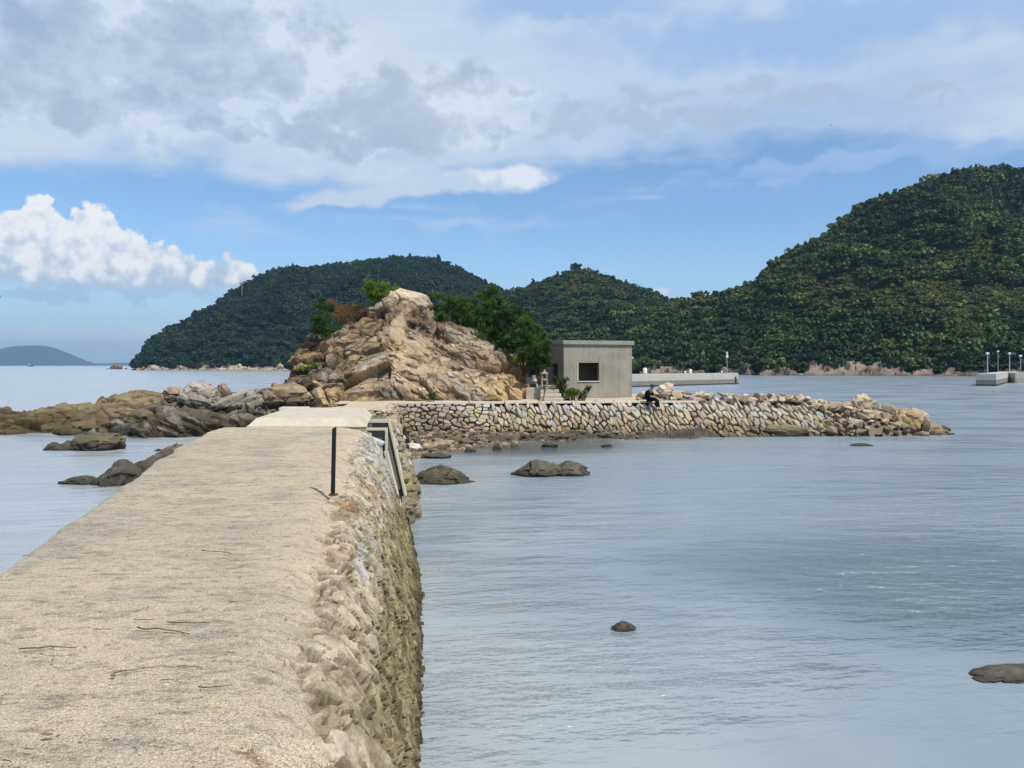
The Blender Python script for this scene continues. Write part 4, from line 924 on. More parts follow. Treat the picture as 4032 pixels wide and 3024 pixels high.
# ------------------------------------------------------------------ rocks standing in the sea
OL = ((.055, .046, .03), (.095, .083, .055)); DK = ((.035, .03, .025), (.075, .062, .048))
def sr(u0, u1, vb, h, label, seed, pal=OL, dep=.8, **kw):
    uc = (u0 + u1) / 2; p = at(uc, vb, 0); wd = (u1 - u0) / F * p.y * 1.08
    return boulder("sea_rock", label, (p.x, p.y + wd * dep * .42, 0), (wd, wd * dep, h), seed, pal, group="rocks standing in the sea", **{**dict(cell=1.0, sharp=.30, dome=.5), **kw})
sr(413, 467, 483.5, .58, "broad rounded olive rock in the water nearest the causeway's far wall", 31)
sr(520, 558, 476.8, .60, "pointed olive rock in the water, left one of a touching pair", 32, sharp=.45)
sr(554, 587, 475.8, .50, "low dark rock in the water, right one of a touching pair", 33, pal=((.05, .042, .03), (.09, .078, .055)))
sr(615, 635, 631.5, .13, "small flat dark rock awash alone in the middle of the near water", 34, pal=DK, dep=.6)
sr(984, 1060, 681, .09, "low grey brown rock just breaking the surface at the right frame edge", 35, pal=((.075, .065, .052), (.12, .105, .085)), dep=.45, rz=.25)
sr(854, 872, 446, .14, "tiny dark flat rock awash off the breakwater", 36, pal=DK, dep=.5)
sr(938, 952, 431.5, .36, "small dark square rock standing just beyond the breakwater tip", 37, pal=DK)
sr(69, 112, 451, .80, "flat topped dark olive rock standing off the left outcrop", 41, pal=((.06, .05, .03), (.12, .10, .06)), flat=.45)
sr(56, 72, 450.5, .46, "small dark rock touching the flat topped rock on its left", 42, pal=DK)
sr(43, 59, 450.5, .38, "leftmost small dark rock beside the flat topped rock", 43, pal=DK)
sr(92, 134, 485.5, .82, "big dark block rock in the water left of the causeway", 44, pal=DK, sharp=.42, dep=.9)
sr(124, 150, 479, .62, "dark rock squeezed between the big dark rock and the causeway", 45, pal=DK)
sr(140, 172, 470, .66, "low dark rock beside the causeway's left edge", 46, pal=((.045, .037, .03), (.10, .078, .06)))
sr(160, 186, 456, .55, "reddish brown rock behind the causeway's left edge", 47, pal=((.10, .065, .05), (.17, .115, .085)))
sr(60, 96, 484.5, .28, "low flat dark rock awash left of the big dark block rock", 48, pal=DK, dep=.5)
sr(154, 162, 451.3, .12, "tiny dark rock awash near the reddish brown rock", 49, pal=DK)

# ------------------------------------------------------------------ muddy foreshore under the breakwater
def foreshore():
    nx, ny = 330, 190; X, Y = np.meshgrid(np.linspace(-6.2, 12, nx), np.linspace(31, 43.6, ny)); X = X.ravel(); Y = Y.ravel(); P = np.stack([X, Y, X * 0], 1)
    foot = np.interp(X, wx_, wty) - 1.15; reach = np.interp(X, [-6.5, -4.5, -3, -1, 1, 4, 8, 14], [9.5, 8.5, 6, 3.8, 2.2, 1.2, .5, .2]) + .9 * fbm(P / 1.6, 3, 81); reach = np.maximum(reach, .2)
    t = 1 - (foot - Y) / reach; z = np.where(t > 0, .30 * sstep(t, 0, .8), .12 * t) - .03
    P[:, 2] = z; d1, e1, i1 = facets(P, (1.5, .7, .6), 83, .45, .5, (.1, .1, .3)); d2, e2, i2 = facets(P, (.5, .28, .3), 84, .5, .5, (.1, .1, .3))
    P[:, 2] += (d1 * .25 + d2 * .20 + .12 * fbm(P / .4, 3, 85)) * sstep(t, -.5, .25)
    P[:, 2] = np.where((Y < 31.6) | (X > 11.6), -.5, np.clip(P[:, 2], -1.6, 9)); P[:, 2] = np.where(t < -.15, np.minimum(P[:, 2], -.06), P[:, 2])
    c = mixc((.085, .07, .045), (.22, .165, .10), sstep(i1 * .6 + i2 * .5 + fbm(P / .9, 3, 86), -.3, .8)); c = mixc(c, (.42, .31, .20), (i2 * sstep(-X, -1, 2) > .75) * .8)
    c = mixc((.15, .14, .10), c, sstep(P[:, 2], -.12, .05)); c = mixc(c, (.06, .052, .04), sstep(X, -1.5, 2) * sstep(P[:, 2], .0, .08) * .75)
    rr = np.random.default_rng(88); ok = np.where((t > -.1) & (z > -.06) & (X > -5.6) & (X < 8.5))[0]; k = rr.choice(ok, 900); s = rr.uniform(.04, .13, 900) * (1 + 1.2 * (rr.uniform(size=900) < .08))
    iv = ICO4_V[:0]; bb = bmesh.new(); bmesh.ops.create_icosphere(bb, subdivisions=2, radius=1); iv = np.array([q.co[:] for q in bb.verts]); jf = np.array([[q.index for q in f_.verts] for f_ in bb.faces]); bb.free()
    sh = iv[None] * (1 + .22 * rr.normal(size=(900, len(iv), 1))); VV = (sh * np.stack([s * rr.uniform(.9, 1.6, 900), s, s * rr.uniform(.4, .8, 900)], 1)[:, None] + P[k][:, None]).reshape(-1, 3)
    cc_ = mixc((.07, .055, .04), (.33, .26, .18), rr.uniform(size=900) ** 1.5)
    struct(link("foreshore_cobbles", mesh_np("foreshore_cobbles", VV, tris=(jf[None] + (np.arange(900) * len(iv))[:, None, None]).reshape(-1, 3), tint=np.repeat(cc_, len(iv), 0)), rock_mat("cobble", 4, .5, .02, lichen=.2)), 'stuff')
    struct(link("foreshore", mesh_np("foreshore", P, grid_quads(ny, nx), tint=c), rock_mat("foreshore_rock", 2, .8, .04, contrast=1.0, lichen=.2, rough=.7)))
foreshore()
r = np.random.default_rng(91)
for k, (u, v, wd, h, pal) in enumerate([(413, 452, 1.0, .42, ((.48, .43, .36), (.60, .55, .48))), (428, 449, .8, .3, ((.2, .15, .1), (.42, .30, .18))), (443, 446, 1.1, .32, ((.14, .1, .07), (.34, .25, .16))), (459, 436, .9, .75, ((.3, .24, .16), (.42, .35, .25))), (470, 451, .5, .2, DK),
                                       (497, 449, .45, .25, DK), (503, 448, .5, .3, ((.2, .15, .09), (.32, .24, .14))), (515, 447, .4, .35, ((.15, .13, .1), (.26, .22, .16))), (550, 446.5, .8, .22, DK), (607, 446.5, .55, .12, DK), (437, 457, 1.3, .16, DK), (452, 442, .7, .3, ((.2, .14, .09), (.36, .26, .16)))]):
    p = at(u, v, .03)
    lab = ("pale concrete lump on the foreshore at the causeway corner", "orange brown rock on the foreshore behind the pale lump", "flat brown slab rock on the foreshore beside the orange rock", "upright tan slab rock leaning against the breakwater foot", "small black rock at the foreshore's water edge", "black rock left of the small tan rock in the shallows", "small tan rock in the shallows off the breakwater foot", "grey brown rock right of the tan rock in the shallows", "low black weedy rock in the shallows under the breakwater", "small flat dark rock off the breakwater below the seated person", "black weed covered slab at the foreshore's front edge", "brown rock wedged behind the flat slab on the foreshore")[k]
    boulder("foreshore_rock", lab, (p.x, p.y, -.02), (wd, wd * .6, h + .05), 100 + k, pal, group="loose rocks on the foreshore", lo=True, cell=.9, sharp=.45, mat=rock_sea, wet=.04)

# ------------------------------------------------------------------ loose stones of the breakwater heap and tip
def angular(seed, n=15):
    r = np.random.default_rng(seed); b = bmesh.new()
    for p in r.uniform(-1, 1, (n, 3)): q = p / max(1, np.linalg.norm(p) ** .6); b.verts.new(q * np.array((.62, .48, .40)))
    bmesh.ops.convex_hull(b, input=b.verts); bmesh.ops.delete(b, geom=[v for v in b.verts if not v.link_faces], context='VERTS')
    bmesh.ops.dissolve_limit(b, angle_limit=.18, verts=b.verts, edges=b.edges)
    bmesh.ops.bevel(b, geom=list(b.edges), offset=.035, segments=1, affect='EDGES', clamp_overlap=True)
    me = bpy.data.meshes.new("rubble_stone"); b.to_mesh(me); b.free(); return me
def rubble_mat(name, ramp):
    m, g, p = material(name); P = g.pos(); oi = g.new('ShaderNodeObjectInfo'); rn = S(g, oi.outputs['Random'])
    c = g.ramp(rn, ramp); n1 = g.noise(P, 5, 6, .65); n2 = g.noise(P, 22, 4, .6)
    c = g.mix(1.0, c, g.mix(g.ss(n1 * .6 + n2 * .4, .3, .7), (.72, .70, .66), (1.15, 1.12, 1.08)), 'MULTIPLY')
    x, y, z = g.sep(P); c = g.mix(g.ss(z + (n1 - .5) * .3, .32, .02), c, (.07, .058, .038))
    g.put(p.inputs['Base Color'], c); p.inputs['Roughness'].default_value = .9; p.inputs['Specular IOR Level'].default_value = .25
    g.put(p.inputs['Normal'], g.bump(n1 + n2 * .5, .5, .03)); return m
rub_pale = rubble_mat("rubble_pale", [(0, (.54, .46, .36)), (.25, (.46, .38, .27)), (.5, (.57, .51, .43)), (.72, (.44, .33, .24)), (.88, (.27, .19, .15)), (1, (.60, .55, .49))])
rub_dark = rubble_mat("rubble_dark", [(0, (.36, .30, .20)), (.3, (.28, .22, .14)), (.55, (.42, .35, .25)), (.8, (.24, .19, .13)), (1, (.46, .41, .32))])
AM_p = [angular(s, 12 + s % 5) for s in range(8)]; AM_d = [angular(50 + s, 12 + s % 5) for s in range(8)]
for q in AM_p: q.materials.append(rub_pale)
for q in AM_d: q.materials.append(rub_dark)
def heap_z(x, y):
    top = np.interp(x, [7.2, 8.2, 9.5, 11, 13, 15, 17.2, 19, 21, 23, 25, 26.2], [1.9, 2.45, 2.5, 2.32, 2.28, 2.22, 2.1, 1.7, 1.3, .9, .45, -.2])
    yc = np.interp(x, [7, 12, 20, 26], [46.2, 46.0, 45.2, 45.8]); hw = np.interp(x, [7, 12, 17, 20, 26], [1.6, 1.7, 2.0, 2.5, 1.6])
    k = np.clip(np.abs(y - yc) / hw, 0, 1.3)
    return -.3 + (top + .3) * (1 - .18 * k - .75 * k ** 2.4)
hx, hy = np.meshgrid(np.linspace(7.0, 26.4, 130), np.linspace(42.6, 49, 40)); hx = hx.ravel(); hy = hy.ravel(); hz = heap_z(hx, hy) - .28
hz = np.where((hy < np.interp(hx, wx_, wty) + .9) & (hx < 13), np.minimum(hz, 1.75), hz); hz = np.where((hy < np.interp(hx, wx_, wty) + .25) & (hx < 20), -.5, hz)
link("rubble_core", mesh_np("rubble_core", np.stack([hx, hy, np.maximum(hz, -.6)], 1), grid_quads(40, 130), tint=np.tile((.16, .13, .09), (len(hx), 1))), stone_far, bw)
def rubble(n, x0, x1, y0f, y1f, size, meshes, label, group, seed, sink=.12, mind=.8, zf=heap_z):
    r = np.random.default_rng(seed); got = []; tries = 0
    while len(got) < n and tries < n * 80:
        tries += 1; x = r.uniform(x0, x1); y = r.uniform(y0f(x), y1f(x)); s = r.uniform(*size) * (1.5 if r.uniform() < .12 else 1)
        if (x < 8.5 and y < 45.6 and x0 < 8) or any((x - a) ** 2 + (y - b) ** 2 < (mind * (s + c) * .42) ** 2 for a, b, c in got): continue
        got.append((x, y, s)); z = float(zf(np.array([x]), np.array([y]))[0])
        if z < -.15: continue
        me = meshes[r.integers(len(meshes))]; o = bpy.data.objects.new("rubble_stone", me); C.objects.link(o)
        o.location = (x, y, z - sink * s + s * .10); o.rotation_euler = (r.uniform(-.5, .5), r.uniform(-.5, .5), r.uniform(0, 6.28)); o.scale = (s * 1.25, s * 1.05, s * r.uniform(.8, 1.15))
        tag(o, label, "rubble stone", group)
ly = lambda x: np.interp(x, wx_, wty)
rubble(105, 7.5, 17, lambda x: ly(x) + .75, lambda x: ly(x) + 3.4, (.32, .66), AM_p, "pale loose stone in the rubble heap along the breakwater's back", "pale stones heaped behind the breakwater wall", 5)
rubble(55, 13.5, 20.5, lambda x: ly(x) + .0, lambda x: ly(x) + 1.2, (.34, .62), AM_p, "pale loose stone along the crumbled top edge of the breakwater", "pale stones on the crumbled breakwater edge", 6)
rubble(120, 17.5, 25.9, lambda x: 43.0, lambda x: 46.6, (.36, .72), AM_d, "brown tumbled stone on the sloping tip of the breakwater", "brown stones of the breakwater tip", 7)
def bs(u, v, Y, label, dims, seed, pal, **kw): return bo(u, v, Y, "tip_boulder", label, dims, seed, pal, mat=rock_dry, cell=.9, sharp=.42, lo=True, group="big boulders at the breakwater tip", **kw)
bs(906, 427, 44.6, "biggest orange tan boulder standing at the breakwater tip", (1.5, 1.2, 1.15), 61, ((.33, .23, .11), (.44, .32, .18)))
bs(921, 430.5, 44.4, "dark rounded boulder right of the biggest orange tan boulder", (1.0, .9, .85), 62, ((.07, .06, .04), (.17, .14, .09)))
bs(917, 421, 46.0, "pale pinkish boulder behind the biggest tip boulder", (1.2, 1.0, .8), 63, ((.36, .28, .2), (.46, .38, .3)))
bs(932, 433, 45.2, "low olive brown boulder furthest out at the breakwater tip", (1.2, 1.0, .6), 64, ((.14, .11, .05), (.27, .21, .12)))
bs(862, 410, 46.3, "tall tan boulder on the skyline halfway down the tip", (1.4, 1.0, 1.0), 65, ((.36, .29, .19), (.46, .38, .26)))
bs(872, 418, 45.0, "long flat brown slab boulder below the tall tan boulder", (2.2, 1.0, .55), 66, ((.27, .2, .12), (.42, .34, .24)), tilt=(0, .12))
bs(845, 413, 45.3, "long grey flat slab resting high on the tip slope", (1.9, .9, .45), 67, ((.2, .18, .13), (.35, .32, .25)))
bs(787, 434, 43.4, "long dark flat slab lying at the water under the breakwater", (2.3, .8, .55), 68, ((.10, .085, .05), (.22, .18, .11)))
bs(886, 415, 45.6, "grey brown wedge boulder pointing up near the tip", (1.1, .8, .75), 69, ((.2, .15, .11), (.36, .29, .23)), tilt=(0, .4))
bs(666, 394.5, 46.6, "big rounded tan boulder topping the rubble heap by the seated person", (1.25, 1.0, .75), 70, ((.5, .4, .28), (.58, .49, .36)))
# ------------------------------------------------------------------ pines and shrubs
def foliage_mesh(name, blobs, nt, needles, ln, wd, seed, up=.35, shell=.45):
    """tufts of needles (or leaves) through ellipsoid blobs: (centre, radii)"""
    r = np.random.default_rng(seed); vol = np.array([a[1][0] * a[1][2] for a in blobs]); ch = r.choice(len(blobs), nt, p=vol / vol.sum())
    cen = np.array([blobs[i][0] for i in ch]); rad = np.array([blobs[i][1] for i in ch])
    d = r.normal(size=(nt, 3)); d /= np.linalg.norm(d, axis=1)[:, None]; rr = r.uniform(shell, 1.08, nt) ** .7
    rr *= 1 + .28 * fbm(cen + d * 1.9, 2, seed)
    nc = max(6, nt // 14); cc = r.integers(0, nt, nc); sub_ = cc[r.integers(0, nc, nt)]                     # tufts gather into sprays
    cen, rad, rr, d = cen[sub_], rad[sub_], rr[sub_], d[sub_]
    p = cen + d * rad * rr[:, None] + r.normal(size=(nt, 3)) * np.array((.16, .16, .085)) * (rad.mean(1) / .75)[:, None] ** .5
    spray = _h(sub_, sub_ * 0, sub_ * 0, seed)
    ax = d * .8 + np.array((0, 0, up)) + r.normal(size=(nt, 3)) * .25; ax /= np.linalg.norm(ax, axis=1)[:, None]
    N = nt * needles; ti = np.repeat(np.arange(nt), needles); k = r.uniform(0, 1, N)
    dr = ax[ti] * .55 + r.normal(size=(N, 3)) * .55; dr /= np.linalg.norm(dr, axis=1)[:, None]
    b0 = p[ti] + ax[ti] * ((k - .5) * ln * 1.6)[:, None]; L = ln * r.uniform(.7, 1.2, N)
    s = np.cross(dr, r.normal(size=(N, 3))); s /= np.linalg.norm(s, axis=1)[:, None]; s *= (wd * r.uniform(.7, 1.3, N))[:, None]
    tip = b0 + dr * L[:, None]; mid = b0 + dr * (L * .5)[:, None]
    V = np.stack([b0, mid + s, tip, mid - s], 1).reshape(-1, 3)
    return mesh_np(name, V, np.arange(N * 4).reshape(-1, 4), extra={'rnd': np.repeat(np.clip(np.repeat(spray * .55 + r.uniform(0, .25, nt), needles) + r.uniform(0, .2, N), 0, 1), 4)})
bark = plain_mat("pine_bark", (.10, .065, .045), .9, sc=10, nz=.5, bump=.6, bdist=.03)
g_dark = leaf_mat("pine_needles_dark", (.042, .085, .022), .45); g_mid = leaf_mat("pine_needles", (.068, .135, .026), .45); g_bright = leaf_mat("pine_needles_bright", (.13, .21, .025), .35); g_dead = leaf_mat("pine_needles_dead", (.22, .125, .045), .4); g_shrub = leaf_mat("shrub_leaves", (.035, .075, .02), .5); g_lime = leaf_mat("shrub_leaves_light", (.12, .19, .03), .35)
def plant(name, label, cat, Y, base, blobs, nt, mat, seed, needles=13, ln=.18, wd=.022, group=None, thick=.07, depth=.8):
    """base and blobs in reading coordinates (u, v, radius u, radius v) at distance Y"""
    t = thing(name, label, cat, tuple(atY(base[0], base[1], Y)), group=group); o = Vector(t.location); r = random.Random(seed); B = []
    for (u, v, ru, rv) in blobs:
        c = atY(u, v, Y) - o; c.y += r.uniform(-.5, .5) * depth * 1.6; B.append((tuple(c), (ru / F * Y, max(ru, rv) / F * Y * depth, rv / F * Y)))
    m = MB()
    for c, rad in B:
        c = Vector(c); mid = c * .5 + Vector((r.uniform(-.15, .15), r.uniform(-.15, .15), -.12 * c.length)); m.tube([(0, 0, -.25), tuple(mid), tuple(c)], [thick, thick * .7, thick * .3], 6)
        for _ in range(4):
            e = c + Vector([r.uniform(-.75, .75) * q for q in rad]); m.tube([tuple(c * .85), tuple(e)], [thick * .35, thick * .12], 5)
    m.build("trunk", bark, t, True)
    link("crown", foliage_mesh("crown", B, nt, needles, ln, wd, seed), mat, t); return t
GP = "dark pines on the mound's right shoulder"
plant("pine_tree", "small bright yellow green pine on the mound beside the pale summit", "pine", 52.2, (384, 311), [(378, 289, 10, 8), (385, 296, 13, 9), (373, 297, 7, 6), (388, 305, 10, 7), (380, 303, 9, 6), (375, 288.5, 6, 5)], 620, g_bright, 1, ln=.2, wd=.02)
plant("pine_tree", "narrow dark green pine at the mound's left shoulder beside the brown pine", "pine", 51.5, (330, 336), [(319, 304, 6, 6), (322, 312, 8, 8), (324, 322, 10, 8), (330, 330, 12, 7), (321, 332, 8, 7)], 560, g_dark, 2)
plant("pine_tree", "orange brown dead pine left of the bright pine", "dead pine", 52.4, (352, 322), [(330, 305, 7, 6), (339, 311, 10, 7), (348, 314, 10, 7), (358, 311, 9, 5), (345, 319, 10, 5), (366, 308, 6, 4)], 520, g_dead, 3, needles=8, wd=.014)
plant("pine_tree", "low dark pine directly right of the pale summit", "pine", 53.0, (446, 326), [(437, 303, 10, 8), (448, 312, 13, 9), (442, 320, 11, 8), (458, 306, 12, 8)], 700, g_mid, 4, group=GP)
plant("pine_tree", "spreading dark pine between the summit pine and the tallest pine", "pine", 52.6, (470, 334), [(466, 309, 13, 10), (474, 322, 14, 11), (462, 322, 12, 9), (480, 308, 11, 8), (470, 332, 10, 6)], 900, g_mid, 5, group=GP)
plant("pine_tree", "tallest dark green pine with a pointed top on the mound's right", "pine", 52.3, (492, 345), [(488, 293, 8, 8), (493, 303, 13, 9), (487, 314, 14, 10), (496, 324, 16, 11), (489, 336, 13, 9), (500, 312, 10, 8)], 1150, g_mid, 6, group=GP)
plant("pine_tree", "broad dark pine right of the tallest pine", "pine", 51.6, (506, 352), [(510, 313, 12, 9), (516, 326, 15, 11), (505, 338, 14, 10), (522, 318, 8, 7), (503, 348, 10, 6)], 1000, g_dark, 7, group=GP)
plant("pine_tree", "dark pine hanging down the mound's right end beside the bunker", "pine", 49.8, (524, 372), [(526, 330, 14, 11), (518, 338, 13, 10), (533, 345, 14, 12), (520, 347, 12, 9), (541, 340, 8, 8), (528, 358, 11, 8), (540, 352, 10, 10)], 1300, g_mid, 8, group=GP)
plant("pine_tree", "lowest dark pine drooping between the stone lantern and the bunker", "pine", 47.0, (540, 384), [(537, 356, 9, 9), (535, 365, 7, 7), (542, 350, 7, 8), (543, 361, 6, 7)], 600, g_dark, 9, group=GP)
plant("shrub", "low dark shrub with lime leaves at the bunker's front left corner", "shrub", 46.0, (570, 400.5), [(556, 389, 8, 6), (566, 393, 9, 5), (576, 396, 8, 4), (560, 381, 5, 4)], 300, g_shrub, 10, needles=9, ln=.13, wd=.035)
plant("shrub", "lime green leafy bush in front of the bunker corner", "shrub", 45.5, (572, 400.5), [(573, 394, 5, 3.5), (567, 391, 3, 2.5)], 80, g_lime, 11, needles=8, ln=.13, wd=.035)
plant("shrub", "thin dark sprig standing against the bunker wall", "shrub", 45.6, (583, 400.5), [(585, 393, 2.5, 4), (581, 396, 3, 2.5), (589, 389.5, 1.6, 2)], 50, g_shrub, 12, needles=8, ln=.12, wd=.03)
plant("shrub", "small green tuft growing on the mound's left flank above the outcrop", "shrub", 49.2, (311, 371), [(306, 369, 5, 2.6), (314, 367.5, 5, 2.6)], 90, g_lime, 13, needles=9, ln=.14, wd=.025)
plant("shrub", "tiny green tuft at the foot of the mound above the breakwater", "shrub", 44.8, (433, 401), [(433, 397.5, 3, 3.5)], 40, g_shrub, 14, needles=8, ln=.14, wd=.022)

# ------------------------------------------------------------------ the concrete bunker
def bunker():
    A = atY(563.8, 399.6, 47.0); rz = math.radians(18)
    t = thing("concrete_bunker", "plain grey concrete bunker with one square window opening and a flat roof", "building", (A.x, A.y, 1.86), rz)
    Wd, Dp, H, th = 4.62, 4.0, 3.42, .26
    m, g, p = material("bunker_concrete"); tcn = S(g, g.new('ShaderNodeTexCoord').outputs['Object']); x, y, z = g.sep(tcn)
    n0 = g.noise(tcn, .8, 6, .65); ns = g.noise(g.vec(x * 5, y * 5, z * .35), 1.0, 6, .65); n2 = g.noise(tcn, 14, 5, .7)
    c = g.mix(g.ss(n0, .35, .65), (.225, .21, .172), (.305, .283, .235)); c = g.mix(g.ss(ns, .48, .72) * .65, c, (.155, .15, .135)); c = g.mix(g.ss(n2, .55, .75) * .25, c, (.16, .155, .14))
    form = g.ss(g.m('ABSOLUTE', g.m('FRACT', z / .92) - .5), .488, .497); c = g.mix(form * .25, c, (.16, .155, .14))
    crk = g.ss(g.m('ABSOLUTE', g.noise(tcn, 1.3, 5, .6) - .5), .006, .0) * g.ss(n0, .5, .56); c = g.mix(crk * .6, c, (.10, .1, .09))
    g.put(p.inputs['Base Color'], c); p.inputs['Roughness'].default_value = .9; g.put(p.inputs['Normal'], g.bump(n2 * .4 + ns * .3, .4, .02))
    b = MB(); wx0, wx1, wz0, wz1 = .96, 2.36, 1.17, 2.30
    b.box((wx0 / 2, th / 2, H / 2), (wx0, th, H)); b.box(((wx1 + Wd) / 2, th / 2, H / 2), (Wd - wx1, th, H)); b.box(((wx0 + wx1) / 2, th / 2, wz0 / 2), (wx1 - wx0, th, wz0)); b.box(((wx0 + wx1) / 2, th / 2, (wz1 + H) / 2), (wx1 - wx0, th, H - wz1))
    b.box((Wd - th / 2, (th + .9) / 2, H / 2), (th, .9 - th, H)); b.box((Wd - th / 2, (2.3 + Dp) / 2, H / 2), (th, Dp - 2.3, H)); b.box((Wd - th / 2, 1.6, (2.4 + H) / 2), (th, 1.4, H - 2.4)); b.box(((Wd - th) / 2, Dp - th / 2, H / 2), (Wd - th, th, H))
    b.box((th / 2, (th + 1.0) / 2, H / 2), (th, 1.0 - th, H)); b.box((th / 2, (2.4 + Dp - th) / 2, H / 2), (th, Dp - th - 2.4, H)); b.box((th / 2, 1.7, (2.25 + H) / 2), (th, 1.4, H - 2.25)); b.box((th / 2, 1.7, .35), (th, 1.4, .7))
    b.box((1.6, 2.6, 1.0), (1.5, .15, 2.0))
    b.build("wall", m, t)
    b = MB(); b.box((Wd / 2, Dp / 2 - .02, H + .125), (Wd + .18, Dp + .24, .25), bev=.02); b.build("roof", m, t)
    b = MB(); b.box(((wx0 + wx1) / 2, .06, wz0 - .03), (wx1 - wx0 + .1, .26, .05), bev=.015); b.box((wx0 - .03, -.004, (wz0 + wz1) / 2), (.06, .03, wz1 - wz0 + .06)); b.build("lit_reveal_trim", conc_edge, t)  # pale sill and left strip carry the lit window reveal in their colour
    b = MB(); b.box((Wd + .26, 1.6, 2.62), (.52, 1.6, .12)); b.build("door_canopy", conc, t)
bunker()
# ------------------------------------------------------------------ stone steps and little shrine beside the mound
st = thing("stone_steps", "weathered pale stone steps up to the small shrine at the mound's right end", "steps", tuple(atY(553, 401.6, 45.2)))
stm = rock_mat("step_stone", 2, .7, .03, base=(.50, .44, .33), contrast=.9, lichen=.2)
for k in range(4):
    b = MB(); b.box((-.08 - .05 * k, .28 * k + .3, .12 + .235 * k), (1.34 - .10 * k, .9, .225), bev=.05, rz=.02 * (k % 2)); b.build("step", stm, st)
tr = link("tmp", None); bpy.data.objects.remove(tr)
b = MB(); p = atY(534, 391, 46.3); b.box((p.x + .1, p.y, p.z - .2), (1.2, .8, .8), bev=.06); tr = b.build("terrace_wall", rock_mat("terrace_stone", 2.5, .8, .03, base=(.44, .37, .29), contrast=.9)); tag(tr, "low pinkish stone terrace block between the mound and the steps", "terrace wall")
p = atY(544.5, 386, 45.6); ln_ = thing("stone_lantern", "small weathered stone lantern on an arched base beside the steps", "stone lantern", tuple(p))
lm = rock_mat("lantern_stone", 4, .6, .02, base=(.27, .24, .19), contrast=.8)
b = MB(); b.box((-.15, 0, .12), (.10, .3, .42), bev=.02); b.box((.15, 0, .12), (.10, .3, .42), bev=.02); b.box((0, 0, .36), (.44, .34, .10), bev=.03); b.build("base", lm, ln_)
b = MB(); 
for sx_ in (-.13, .13): 
    for sy_ in (-.1, .1): b.box((sx_, sy_, .56), (.07, .07, .32))
b.box((0, 0, .43), (.34, .30, .05)); b.build("light_box", lm, ln_)
b = MB(); b.tube([(0, 0, .72), (0, 0, .79), (0, 0, .86), (0, 0, 1.0)], [.24, .20, .08, .02], 6); b.build("cap", lm, ln_)
shr_m = rock_mat('shrine_stone_shaded', 4, .6, .02, base=(.07, .068, .058), contrast=.8)  # stone colour darkened to hold the shade under the pines
p = atY(534, 384, 47.6); sh = thing("small_shrine", "little grey wayside shrine with a white offering cloth beside the mound", "shrine", tuple(p))
b = MB(); b.box((0, 0, .22), (.95, .6, .44), bev=.03); b.build("pedestal", lm, sh)
b = MB(); b.box((-.32, 0, .88), (.09, .4, .62)); b.box((.32, 0, .88), (.09, .4, .62)); b.box((0, 0, .52), (.8, .5, .12)); b.box((0, .2, .88), (.55, .06, .6)); b.build("niche", shr_m, sh)
b = MB(); b.hexa([(-.50, -.3, 1.2), (.50, -.3, 1.2), (.50, .3, 1.2), (-.50, .3, 1.2), (-.25, -.1, 1.42), (.25, -.1, 1.42), (.25, .1, 1.42), (-.25, .1, 1.42)]); b.build("roof", shr_m, sh)
b = MB(); b.box((.06, -.32, .36), (.32, .05, .40), bev=.02); b.build("cloth", plain_mat("white_cloth", (.8, .8, .8), .8, nz=.05), sh)
b = MB(); b.tube([tuple(atY(543, 402, 44.9)), tuple(atY(545.6, 385.5, 45.0))], .03, 6); o = b.build("walking_stick", bark); tag(o, "thin dark stick leaning against the stone steps", "stick")

# ------------------------------------------------------------------ iron post at the causeway edge
p = at(332.8, 494.6, 2.39); po = thing("iron_post", "upright black iron post at the causeway's right edge", "post", tuple(p))
iron = plain_mat("black_iron", (.012, .011, .014), .55, .3, .5, 20, .3, .003)
b = MB(); b.hexa([(-.023, -.02, -.05), (.023, -.02, -.05), (.023, .02, -.05), (-.023, .02, -.05), (-.005, -.02, .82), (.041, -.02, .845), (.041, .02, .845), (-.005, .02, .82)]); b.build("bar", iron, po)
b = MB(); b.box((.005, .01, .0), (.11, .10, .016), bev=.004); b.build("base_plate", plain_mat("rusty_plate", (.10, .05, .03), .8, nz=.5), po)
p = at(243, 746, 2.345); o = None
b = MB(); b.tube([(p.x, p.y, p.z - .04), (p.x + .004, p.y, p.z + .022)], [.034, .024], 7); o = b.build("post_stub", plain_mat("rusted_iron_hole_shade", (.022, .012, .009), .85, nz=.6, sc=60)); tag(o, "broken rusted iron stub sunk in a hole in the walkway", "post stub")  # rusted stub, widened and blackened to paint the shade of its hole
# ------------------------------------------------------------------ twigs and a leaf on the walkway
twm = plain_mat("dry_twig", (.085, .065, .05), .85, nz=.4, sc=40)
tw = [(1420, 130, 1640, 150, .12), (950, 622, 1090, 620, .05), (960, 680, 1340, 720, .1), (1185, 636, 1480, 642, -.04), (140, 822, 540, 816, .05), (800, 1005, 1090, 955, .1), (1400, 1100, 1640, 1085, -.12), (1620, 492, 1760, 485, .05), (180, 1540, 250, 1542, .1), (20, 1620, 80, 1632, .3), (1250, 952, 1390, 956, .15), (1130, 1052, 1220, 1045, .2), (160, 165, 215, 168, .2), (1610, 850, 1655, 852, .1), (660, 690, 780, 690, .1), (320, 578, 400, 574, .1)]
tl = ["long hooked dark twig across the walkway, farthest of the long twigs", "short thick straight twig lying left of the pair of long thin twigs", "long kinked twig with a forked end on the walkway", "long thin faint twig just beyond the kinked twig", "long pale thin twig by the walkway's left side", "bent twig with a brown seed at one end", "slightly curved dark twig closest to the rusty hole", "thin dark twig near the walkway's stony edge"]
